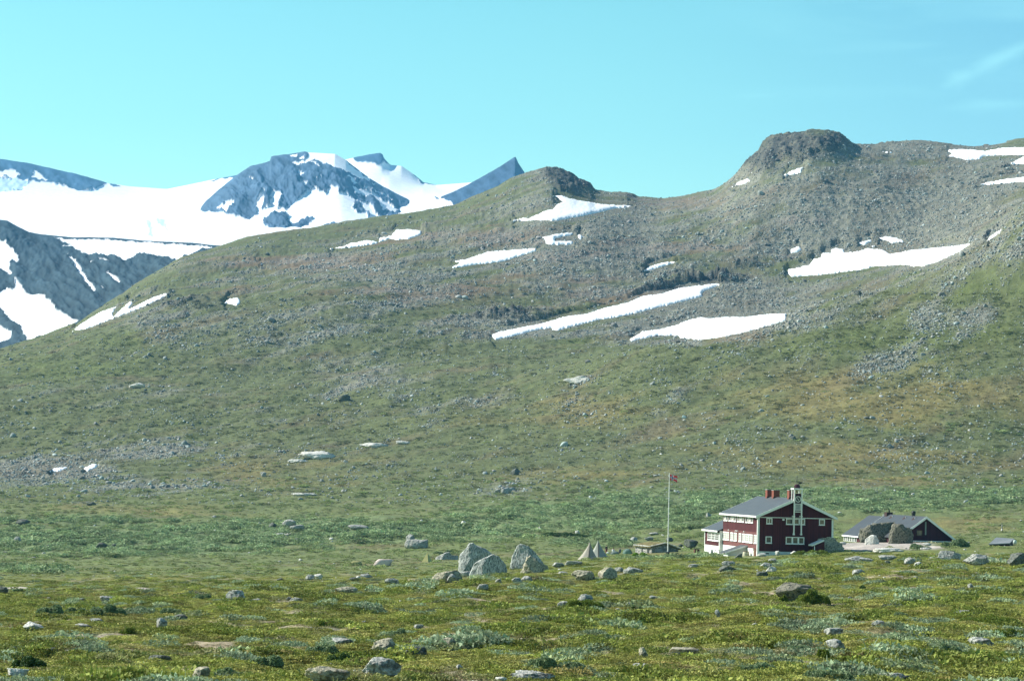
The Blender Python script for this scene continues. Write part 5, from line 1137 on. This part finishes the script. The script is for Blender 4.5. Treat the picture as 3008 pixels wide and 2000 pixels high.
# ------------------------------------------------------------------ flagpole, tents, people, cairns, furniture
fp = place(1961.5, 1626, 326); ftop = place(1963.5, 1392, 326); hp = ftop.z-fp.z
pole = empty('flagpole', fp, 0, 'tall white flagpole with small red and white flag in front of the stone hut', 'flagpole')
m_ = MB(); m_.tube((0, 0, -.3), (0, 0, hp), .085, .045, 10); m_.build('pole', M_white, pole)
m_ = MB(); m_.lathe([(.05, 0), (.08, .04), (.05, .1), (.01, .13)], (0, 0, hp), 12); m_.build('finial', M_white, pole)
m_ = MB(); m_.box(-.22, .22, -.22, .22, -.3, .28); m_.build('base', M_black, pole)
def flag_mesh():
    nx, nz = 44, 32; V = []; Fq = []; mi = []
    for j in range(nz+1):
        for i in range(nx+1):
            a, b = i/nx, j/nz; V.append((.06+a*1.12*(1-.04*b), .13*math.sin(a*7+b*2.5)*a**.5, -b*.78-a*.28+.05*math.sin(a*9+b*3)*a))
    for j in range(nz):
        for i in range(nx):
            k = j*(nx+1)+i; Fq.append((k, k+1, k+nx+2, k+nx+1)); x, z_ = (i+.5)/nx*22, (j+.5)/nz*16
            mi.append(2 if (7 < x < 9 or 7 < z_ < 9) else 1 if (6 < x < 10 or 6 < z_ < 10) else 0)
    me = bpy.data.meshes.new('flag'); me.from_pydata(V, [], Fq)
    for n_, c in (('flag_red', (.60, .05, .07)), ('flag_white', (.80, .78, .78)), ('flag_blue', (.03, .05, .22))): me.materials.append(plain(n_, c, .8, .03))
    me.polygons.foreach_set('material_index', mi); me.update(); return me
fo = link(bpy.data.objects.new('flag', flag_mesh()), pole); fo.location = (0, 0, hp-.03)
sm_ = fo.modifiers.new('thickness', 'SOLIDIFY'); sm_.thickness = .012

def canvas(name, c, tr=.15):
    mt, nt, p = newmat(name); v = objco(nt); f = noise(nt, 1.6, 4, v); cc = mixc(nt, rng_(nt, f, .3, .7), tuple(x*.85 for x in c), c)
    nt.links.new(cc, p.inputs['Base Color']); p.inputs['Roughness'].default_value = .85; bump(nt, p, f, .3, .05); return mt
def cone_tent(label, px, py, w, h, Y, mat, seed=0, ax=0, panels=8, flat_=.93):
    b = place(px, py, Y); gz_ = float(H.zat(b.x, b.y)[0]); s = Y/F; R = w*s/2; Hh = h*s
    t = empty('pole_tent', (b.x, b.y, b.z-.05), 0, label, 'tent')
    n = panels*6; prof = [(1, 0), (.80, .13), (.60, .30), (.40, .50), (.22, .70), (.09, .87), (.035, .97), (.03, 1.0)]
    V = []; 
    for r, z_ in prof:
        for i in range(n):
            a = 2*math.pi*i/n+seed; k = (a*panels/(2*math.pi)) % 1; sag = 1-.07*math.sin(math.pi*k)*(r > .1)
            V.append((ax*s*z_+R*r*sag*math.cos(a), R*r*sag*math.sin(a)*.95, Hh*z_))
    Fq = [(k*n+i, k*n+(i+1) % n, (k+1)*n+(i+1) % n, (k+1)*n+i) for k in range(len(prof)-1) for i in range(n)]
    link(bpy.data.objects.new('canvas', np_mesh('canvas', V, Fq, mat, False)), t)
    m = MB(); m.tube((ax*s, 0, 0), (ax*s, 0, Hh*1.05), .035, n=6); m.build('centre_pole', M_brown, t)
    m = MB()
    m.prism([(-.05, -R*.97, .02), (.06, -R*.97, .02), (ax*s+.03, -R*.10, Hh*.88), (ax*s-.01, -R*.10, Hh*.88)], (0, -.03, 0)); m.build('door_flap', M_brown, t)
    for i in range(panels):
        a = 2*math.pi*i/panels+seed; m = MB(); m.tube((R*math.cos(a), R*.95*math.sin(a), .1), (R*1.25*math.cos(a), R*1.2*math.sin(a), -.02), .012, n=4); m.build('guy_rope', M_white, t)
    return t
cone_tent('nearer grey-brown pole tent with dark door seam', 1727, 1645, 68, 54, 330, canvas('grey_brown_canvas', (.31, .28, .235)), .2, 5)
cone_tent('farther pole tent with pale panel, behind the grey-brown one', 1757, 1634, 60, 48, 341, canvas('pale_grey_green_canvas', (.29, .30, .26)), .5, -1)
def dome_tent(label, px, py, w, h, mat, pole_mat=None, depth=1.0, skew=0, sq=.8, rz=0, flat_top=1.0):
    p0 = place(px, py); s = p0.y/F; a, c = w*s/2, h*s*1.12
    t = empty('dome_tent', p0-Vector((0, 0, .06)), rz, label, 'tent'); V, Fc = ICO[4]; V = V.copy(); V[:, 2] = np.abs(V[:, 2])*np.sign(V[:, 2]).clip(0, 1)
    V = np.sign(V)*np.abs(V)**sq; V[:, 2] = np.minimum(V[:, 2], flat_top)/flat_top
    V = V*np.array([a, a*depth, c]); V[:, 0] += skew*V[:, 2]
    link(bpy.data.objects.new('fly_sheet', np_mesh('fly_sheet', V, Fc, mat, True)), t)
    for k in (-1, 1):
        m = MB(); pts = [Vector((a*1.0*math.cos(q)*.98+skew*c*math.sin(q)**sq, k*a*depth*.7*math.cos(q), c*1.02*abs(math.sin(q))**sq)) for q in np.linspace(0.02, math.pi-.02, 13)]
        for q in range(12): m.tube(pts[q], pts[q+1], .02, n=5)
        m.build('tent_pole', pole_mat or M_brown, t)
    m = MB(); m.prism([(-.35*a, -a*depth*.96, .02), (.3*a, -a*depth*.96, .02), (.1*a, -a*depth*.70, c*.7), (-.1*a, -a*depth*.70, c*.7)], (0, -.02, 0)); m.build('door_flap', mat, t)
    return t
dome_tent('pale pink tunnel tent low in the left meadow', 1120, 1662, 50, 19, canvas('pale_pink_nylon', (.58, .47, .43)), None, .55, .5, .62, 0, .85)
dome_tent('olive yellow low tent left of the pink tunnel tent', 1045, 1660, 38, 13, canvas('olive_nylon', (.30, .29, .11)), None, .7, .1, .75)
dome_tent('teal dome tent left of the stone hut', 1843, 1627, 28, 15, canvas('teal_nylon', (.17, .27, .225)), None, .8, 0, .8)
dome_tent('dark grey-green dome tent beside the teal one', 1806, 1627, 26, 9, canvas('grey_green_nylon', (.16, .20, .18)), None, .8, 0, .8)
p0 = place(1254, 1650); s_ = p0.y/F; pyr = empty('pyramid_tent', p0, 0, 'yellow pyramid tent left of the giant boulders', 'tent')
w_, h_ = 31*s_/2, 28*s_; m_ = MB(); ap_ = (.05, 0, h_); bs_ = [(-w_*1.0, -w_*.55, 0), (w_*.25, -w_*.9, .0), (w_*1.0, w_*.45, 0), (-w_*.35, w_*.9, 0)]
for i in range(4): m_.poly([bs_[i], bs_[(i+1) % 4], ap_])
m_.poly(bs_[::-1]); m_.build('fly_sheet', canvas('yellow_nylon', (.46, .42, .17)), pyr)
m_ = MB(); m_.tube((.05, 0, 0), (.05, 0, h_+.08), .02, n=6); m_.build('centre_pole', M_brown, pyr)

# people: one skinned body each, clothes as children
SKIN = plain('skin', (.50, .30, .22), .6, .05); HAIR = plain('brown_hair', (.05, .03, .02), .8)
def skin_mesh(name, pts, edges, radii, mat, parent=None, root=0):
    me = bpy.data.meshes.new(name); me.from_pydata(pts, edges, []); me.materials.append(mat); o = link(bpy.data.objects.new(name, me), parent)
    o.modifiers.new('skin', 'SKIN'); 
    for i, r in enumerate(radii): me.skin_vertices[0].data[i].radius = (r, r)
    for d_ in me.skin_vertices[0].data: d_.use_root = False
    me.skin_vertices[0].data[root].use_root = True
    s2 = o.modifiers.new('sub', 'SUBSURF'); s2.levels = 2; s2.render_levels = 2
    return o
def person(label, loc, pose, jacket, trousers, scale=1.0, rz=0):
    if pose == 'stand':
        P = [(0,0,.95),(0,0,1.15),(0,.01,1.38),(0,0,1.50),(0,-.01,1.62),(0,-.01,1.72), (.19,.01,1.41),(.26,0,1.14),(.24,-.10,.90),(.23,-.14,.81), (-.19,.01,1.41),(-.27,0,1.14),(-.25,-.06,.88),(-.24,-.09,.79), (.10,0,.90),(.11,-.02,.50),(.11,.02,.09),(.12,-.14,.04), (-.10,0,.90),(-.12,0,.50),(-.13,.02,.09),(-.15,-.13,.04)]
    else:   # sitting on the ground, leaning forward over the knees
        P = [(0,0,.16),(0,-.03,.36),(0,-.10,.58),(0,-.13,.70),(0,-.17,.81),(0,-.18,.90), (.19,-.08,.60),(.27,-.20,.40),(.20,-.40,.40),(.15,-.47,.42), (-.19,-.08,.60),(-.27,-.20,.40),(-.20,-.40,.40),(-.15,-.47,.42), (.10,-.03,.15),(.15,-.42,.46),(.14,-.62,.09),(.15,-.76,.05), (-.10,-.03,.15),(-.15,-.42,.46),(-.14,-.62,.09),(-.15,-.76,.05)]
    E = [(0,1),(1,2),(2,3),(3,4),(4,5),(2,6),(6,7),(7,8),(8,9),(2,10),(10,11),(11,12),(12,13),(0,14),(14,15),(15,16),(16,17),(0,18),(18,19),(19,20),(20,21)]
    R = [.13,.12,.13,.055,.085,.07,.06,.045,.035,.028,.06,.045,.035,.028,.085,.06,.042,.038,.085,.06,.042,.038]
    # unequal fingers and a thumb on each hand
    for hnd, sgn in ((9, 1), (13, -1)):
        hp_ = Vector(P[hnd]); base = Vector(P[hnd-1]); d_ = (hp_-base).normalized(); sd = d_.cross(Vector((0, 1, .2))).normalized()
        for k, (off, ln) in enumerate(((-.03, .060), (-.01, .072), (.01, .068), (.03, .052), (.045*sgn, .04))):
            i0 = len(P); P.append(tuple(hp_+sd*off+d_*.02)); P.append(tuple(hp_+sd*off*1.3+d_*(.02+ln)+Vector((0, -.012, 0)))); E += [(hnd, i0), (i0, i0+1)]; R += [.010, .008]
    root = empty('person', loc, rz, label, 'person'); root.scale = (scale,)*3
    skin_mesh('body', P, E, R, SKIN, root)
    jk = [0,1,2,3,6,7,8,10,11,12]; mp_ = {v: i for i, v in enumerate(jk)}
    skin_mesh('jacket', [P[i] for i in jk], [(mp_[a], mp_[b]) for a, b in E[:12] if a in mp_ and b in mp_], [.155,.15,.15,.07,.08,.062,.05,.08,.062,.05], jacket, root)
    tj = [0,14,15,16,18,19,20]; mp_ = {v: i for i, v in enumerate(tj)}
    skin_mesh('trousers', [P[i] for i in tj], [(mp_[a], mp_[b]) for a, b in E if a in mp_ and b in mp_], [.15,.11,.08,.062,.11,.08,.062], trousers, root)
    V, Fc = ICO[3]; V = V.copy(); V = V[:]; hd = np.array(P[4]); Vh = V*np.array([.098, .108, .10])+hd+np.array([0, .022, .045]); Vh[:, 1] = np.where(V[:, 2] < -.1, Vh[:, 1]+.03, Vh[:, 1])
    link(bpy.data.objects.new('hair', np_mesh('hair', Vh, Fc, HAIR, True)), root)
    m = MB(); m.lathe([(.012, 0), (.016, .02), (.004, .05)], (hd[0], hd[1]-.095, hd[2]-.02), 8); m.build('nose', SKIN, root)
    for sx_ in (-.033, .033):
        m = MB(); m.lathe([(.002, -.008), (.009, 0), (.002, .008)], (hd[0]+sx_, hd[1]-.088, hd[2]+.02), 8); m.build('eye', M_black, root)
    return root
pb = place(1781, 1626); person('person in dark top with red shorts standing between tents and hut', pb, 'stand', plain('black_jacket', (.03, .03, .035), .9), plain('red_trousers', (.22, .03, .04), .9), 26*pb.y/F/1.78, .6)
pb = place(1799, 1626); person('person in white top sitting beside the dark dome tent', pb+Vector((0, -.5, 0)), 'sit', plain('white_shirt', (.78, .78, .76), .8), plain('grey_trousers', (.16, .16, .18), .9), 1.15, 1.0)
# gear on the grass by the tents
for i, (px, py, w, h, lab) in enumerate(((1727, 1643, 9, 8, 'grey backpack leaning on the nearer pole tent, left one'), (1740, 1643, 8, 6, 'flat dark backpack in front of the nearer pole tent'), (1746, 1642, 7, 6, 'small dark backpack rightmost before the nearer pole tent'), (1821, 1624, 9, 13, 'grey rucksack standing between the two dome tents'), (1785, 1626, 9, 6, 'white bag lying at the feet of the standing person'))):
    p0 = place(px, py); s = p0.y/F; V, Fc = rock_shape(3, 50+i, 4, .04); V = V*np.array([w*s/2, w*s*.35, h*s/2])
    t = empty('backpack', p0+Vector((0, 0, h*s*.45)), 0, lab, 'bag'); mt_ = plain('bag_fabric', (.75, .75, .73) if 'white' in lab else (.10, .11, .12), .8)
    link(bpy.data.objects.new('bag_body', np_mesh('bag_body', V, Fc, mt_, True)), t)
    m = MB(); m.box(-w*s*.2, w*s*.2, -w*s*.42, -w*s*.33, -h*s*.25, h*s*.1); m.build('pocket', mt_, t)
p0 = place(1648, 1648, 322); g0 = float(H.zat(p0.x, 322)[0]); m_ = MB(); m_.tube((0, 0, -.1), (0, 0, 1.5), .025, .02, 6); o_ = m_.build('marker_pole', plain('grey_wood', (.30, .27, .22), .9)); o_.location = (p0.x, 322, g0); tag(o_, 'thin marker pole on the grass left of the pole tents', 'pole')
# lawn furniture
tb = place(2046, 1624); t_ = empty('wooden_table', tb, .3, 'dark brown wooden table on the lawn between hut and lodge', 'table')
m_ = MB(); m_.box(-.38, .38, -.3, .3, .52, .6); m_.build('table_top', M_brown, t_)
for x_ in (-.28, .28): m_ = MB(); m_.box(x_-.1, x_+.1, -.22, .22, -.05, .519); m_.build('leg', M_door, t_)
tb = place(2106, 1627, 318); gz = float(H.zat(tb.x, 318)[0]); t_ = empty('garden_table', (tb.x, 318, gz), 0, 'small thin-legged garden table against the white wing foundation', 'table')
m_ = MB(); m_.box(-.42, .42, -.25, .25, .66, .70); m_.build('table_top', plain('grey_table', (.25, .27, .28), .6), t_)
for x_, y_ in ((-.36, -.2), (.36, -.2), (-.36, .2), (.36, .2)): m_ = MB(); m_.tube((x_*1.1, y_, 0), (x_*.7, y_, .66), .022, n=6); m_.build('leg', M_black, t_)
tb = place(2090, 1632); V, Fc = rock_shape(4, 812, 6, .05); me = np_mesh('standing_stone', V*np.array([.22, .2, .52]), Fc, M_rock['pale']); o_ = link(bpy.data.objects.new('standing_stone', me)); o_.location = tb+Vector((0, 0, .42)); tag(o_, 'pale grey upright stone on the lawn before the lodge wing', 'stone')
tb = place(2084, 1633); m_ = MB(); m_.tube((0, 0, -.1), (.02, 0, .30), .035, .03, 8); o_ = m_.build('short_post', M_white); o_.location = tb; tag(o_, 'short white post at the foot of the upright lawn stone', 'post')
# cairns
def cairn(label, px, py, w, h, kinds=('grey', 'pale', 'dark', 'grey', 'pale', 'dark')):
    p0 = place(px, py); s = p0.y/F; Hh = h*s; W2 = w*s/2; t = empty('cairn', p0, 0, label, 'cairn'); z_ = 0; n = 6
    for i in range(n):
        hh = Hh/n*1.15; V, Fc = rock_shape(3, 600+i+int(px), 7, .08); k = 1-.5*i/n
        o = link(bpy.data.objects.new('stone', np_mesh('stone', V*np.array([W2*k, W2*k, hh*.62]), Fc, M_rock[kinds[i % len(kinds)]])), t); o.location = (W2*.12*math.sin(i*2.3), 0, hh*.45+i*Hh/n)
    return t
cairn('tall stone cairn on the grass slope at the right', 2943, 1560, 7, 24)
cairn('tiny cairn on top of the middle knoll against the sky', 1606, 498, 8, 9)

# ------------------------------------------------------------------ shrubs one can tell apart
def leafmat(name, a, b, tr=.25):
    mt, nt, p = newmat(name); v = objco(nt); f = noise(nt, 1.7, 4, v); c = mixc(nt, rng_(nt, f, .35, .65), a, b); nt.links.new(c, p.inputs['Base Color']); p.inputs['Roughness'].default_value = .7; p.inputs['Specular IOR Level'].default_value = .25
    t = N(nt, 'ShaderNodeBsdfTranslucent'); nt.links.new(c, t.inputs[0]); mx = N(nt, 'ShaderNodeMixShader'); mx.inputs[0].default_value = tr; o = nt.nodes['Material Output']
    nt.links.new(p.outputs[0], mx.inputs[1]); nt.links.new(t.outputs[0], mx.inputs[2]); nt.links.new(mx.outputs[0], o.inputs[0]); return mt
LM = {'juniper': leafmat('juniper_needles', (.150, .190, .022), (.085, .130, .016)), 'willow': leafmat('silver_willow_leaves', (.22, .285, .15), (.12, .18, .08)), 'dark': leafmat('dark_green_leaves', (.060, .110, .030), (.035, .075, .022)), 'fresh': leafmat('fresh_green_leaves', (.22, .34, .04), (.15, .27, .04))}
def shrub(label, px, py, w, h, kind='juniper'):
    p0 = place(px, py); s = p0.y/F; a, c = w*s/2, h*s; rs = np.random.default_rng(int(px*3+py)); lobes = max(3, int(w/14)); Vs, Fs = [], []; nv = 0
    tot = int(np.clip(w*h*2.2, 400, 9000)); lsz = max(.03, 2.6*s)*(1.25 if kind == 'willow' else 1)
    for i in range(lobes):
        cx = rs.uniform(-.75, .75)*a; k = 1-.55*abs(cx/a)**1.5; r = a*rs.uniform(.28, .5); hh = c*k*rs.uniform(.65, 1.05)
        V, Fq = leaves(tot//lobes, lsz, rs, 1, 1, .4); V = (V-0)*1.0
        # leaf size is absolute: rebuild centres scaled, keep leaf shape
        cen = V.reshape(-1, 4, 3).mean(1, keepdims=True); V = (V.reshape(-1, 4, 3)-cen)+cen*np.array([r, min(r, a*.6)*1.1, hh]); V = V.reshape(-1, 3)+np.array([cx, rs.uniform(-.3, .3)*a*.7+a*.3, -.03])
        Vs.append(V); Fs.append(Fq+nv); nv += len(V)
    nm = {'juniper': 'juniper_bush', 'willow': 'willow_bush', 'dark': 'heather_bush', 'fresh': 'green_bush'}[kind]
    t = empty(nm, p0, 0, label, 'shrub'); link(bpy.data.objects.new('foliage', np_mesh('foliage', np.concatenate(Vs), np.concatenate(Fs), LM[kind])), t)
    m = MB()
    for i in range(lobes): x_ = rs.uniform(-.6, .6)*a; m.tube((x_*.3, a*.3, -.05), (x_, a*.3+rs.uniform(-.2, .2)*a, c*.6), .02*s*40, .008*s*40, 5)
    m.build('branches', M_brown, t)
SHR = [
 ('large yellow-green juniper against the domed boulder', 2392, 1776, 108, 48, 'juniper'), ('small juniper on the left face of the domed boulder', 2302, 1772, 36, 30, 'juniper'),
 ('green heather mound burying a low white boulder', 1712, 1790, 116, 36, 'juniper'), ('juniper left of the rounded grey boulder, lower right moor', 2420, 1936, 66, 34, 'juniper'),
 ('yellow-green juniper band at the right edge, upper', 2925, 1836, 190, 36, 'juniper'), ('yellow-green juniper band at the right edge, lower', 2965, 1872, 120, 30, 'juniper'),
 ('dark bush on the juniper boulder below the pole tents', 1715, 1704, 62, 22, 'dark'), ('juniper patch on the gravel bank between boulders, right', 2632, 1594, 40, 13, 'juniper'), ('juniper patch on the gravel bank between boulders, left', 2592, 1587, 34, 10, 'juniper'),
 ('low juniper in front of the big tan boulder by the lodge', 2395, 1630, 120, 17, 'juniper'), ('bright yellow-green bush before the stone hut', 1883, 1634, 44, 16, 'fresh'),
 ('dark hollowed juniper at the lower left centre', 1000, 1950, 96, 36, 'dark'), ('small juniper left of the grey block, left moor', 385, 1862, 66, 22, 'juniper'), ('dark juniper mound at the lower left edge', 75, 1962, 110, 40, 'dark'),
 ('juniper in the moor left of the lower centre willow', 950, 1838, 70, 18, 'juniper'), ('juniper beside the small bluish stone', 1868, 1792, 40, 18, 'dark'), ('dark bush right of the moor centre', 2540, 1732, 44, 16, 'dark'), ('round dark bush on the right moor', 2740, 1874, 56, 22, 'dark'),
 ('silvery willow at the left end of the willow row', 150, 1806, 90, 34, 'willow'), ('second willow in the row on the left moor', 228, 1804, 80, 26, 'willow'), ('tallest willow in the middle of the left row', 320, 1808, 110, 38, 'willow'), ('low willow right of the tallest in the left row', 412, 1800, 90, 24, 'willow'), ('last low willow at the right end of the left row', 495, 1802, 90, 20, 'willow'),
 ('tall leafy willow at the right corner of the annex', 2812, 1607, 90, 30, 'willow'), ('willow behind the rock dome below the annex', 2800, 1636, 60, 20, 'willow'), ('low willow at the right end of the gravel bank', 2690, 1612, 90, 16, 'willow'),
 ('silvery willow at the bottom left centre', 790, 1962, 120, 42, 'willow'), ('silvery willow above the dark hollowed juniper', 950, 1925, 120, 36, 'willow'), ('silvery willow left of the cracked grey boulder', 1180, 1872, 110, 28, 'willow'), ('silvery willow right of the cracked grey boulder', 1360, 1902, 70, 28, 'willow'), ('silvery willow on the lower moor, centre left', 1440, 1896, 90, 38, 'willow'),
 ('silvery willow above the long bottom slab', 1590, 1962, 110, 40, 'willow'), ('silvery willow behind the long bottom slab, right', 1680, 1975, 100, 36, 'willow'), ('silvery willow with dark foot at lower right', 2790, 1925, 110, 40, 'willow'), ('pale willow patch left of the lower right juniper', 2360, 1918, 100, 26, 'willow'), ('pale willow patch at the bottom, right of centre', 2230, 1972, 130, 30, 'willow'),
 ('willow bush at the bottom edge before the low grey rocks', 2440, 1994, 150, 34, 'willow'), ('willow bush beside the split tan boulder', 665, 1992, 90, 36, 'willow'), ('small willow right of the domed boulder, lower', 2640, 1812, 60, 22, 'willow'), ('small willow on the upper left moor', 600, 1760, 60, 20, 'willow'),
 ('dark willow bank above the white tent-side stream stones', 1660, 1576, 130, 16, 'dark'), ('dark willow behind the giant boulders', 1310, 1626, 60, 12, 'willow'), ('lone dark willow right above the left meadow track', 70, 1738, 60, 10, 'dark'),
]
for a_ in SHR: shrub(*a_)
# ------------------------------------------------------------------ haze
hm = bpy.data.materials.new('haze'); hm.use_nodes = True; nt = hm.node_tree; nt.nodes.clear()
ho = nt.nodes.new('ShaderNodeOutputMaterial'); pv = nt.nodes.new('ShaderNodeVolumePrincipled')
pv.inputs['Color'].default_value = (.15, .52, .94, 1); pv.inputs['Density'].default_value = 5.2e-5; pv.inputs['Anisotropy'].default_value = .1
nt.links.new(pv.outputs[0], ho.inputs['Volume'])
hb = MB(); hb.box(-4400, 4400, -500, 10000, -164, 1560)
tag(hb.build('haze', hm), kind='stuff', label='thin blue mountain haze', cat='haze')
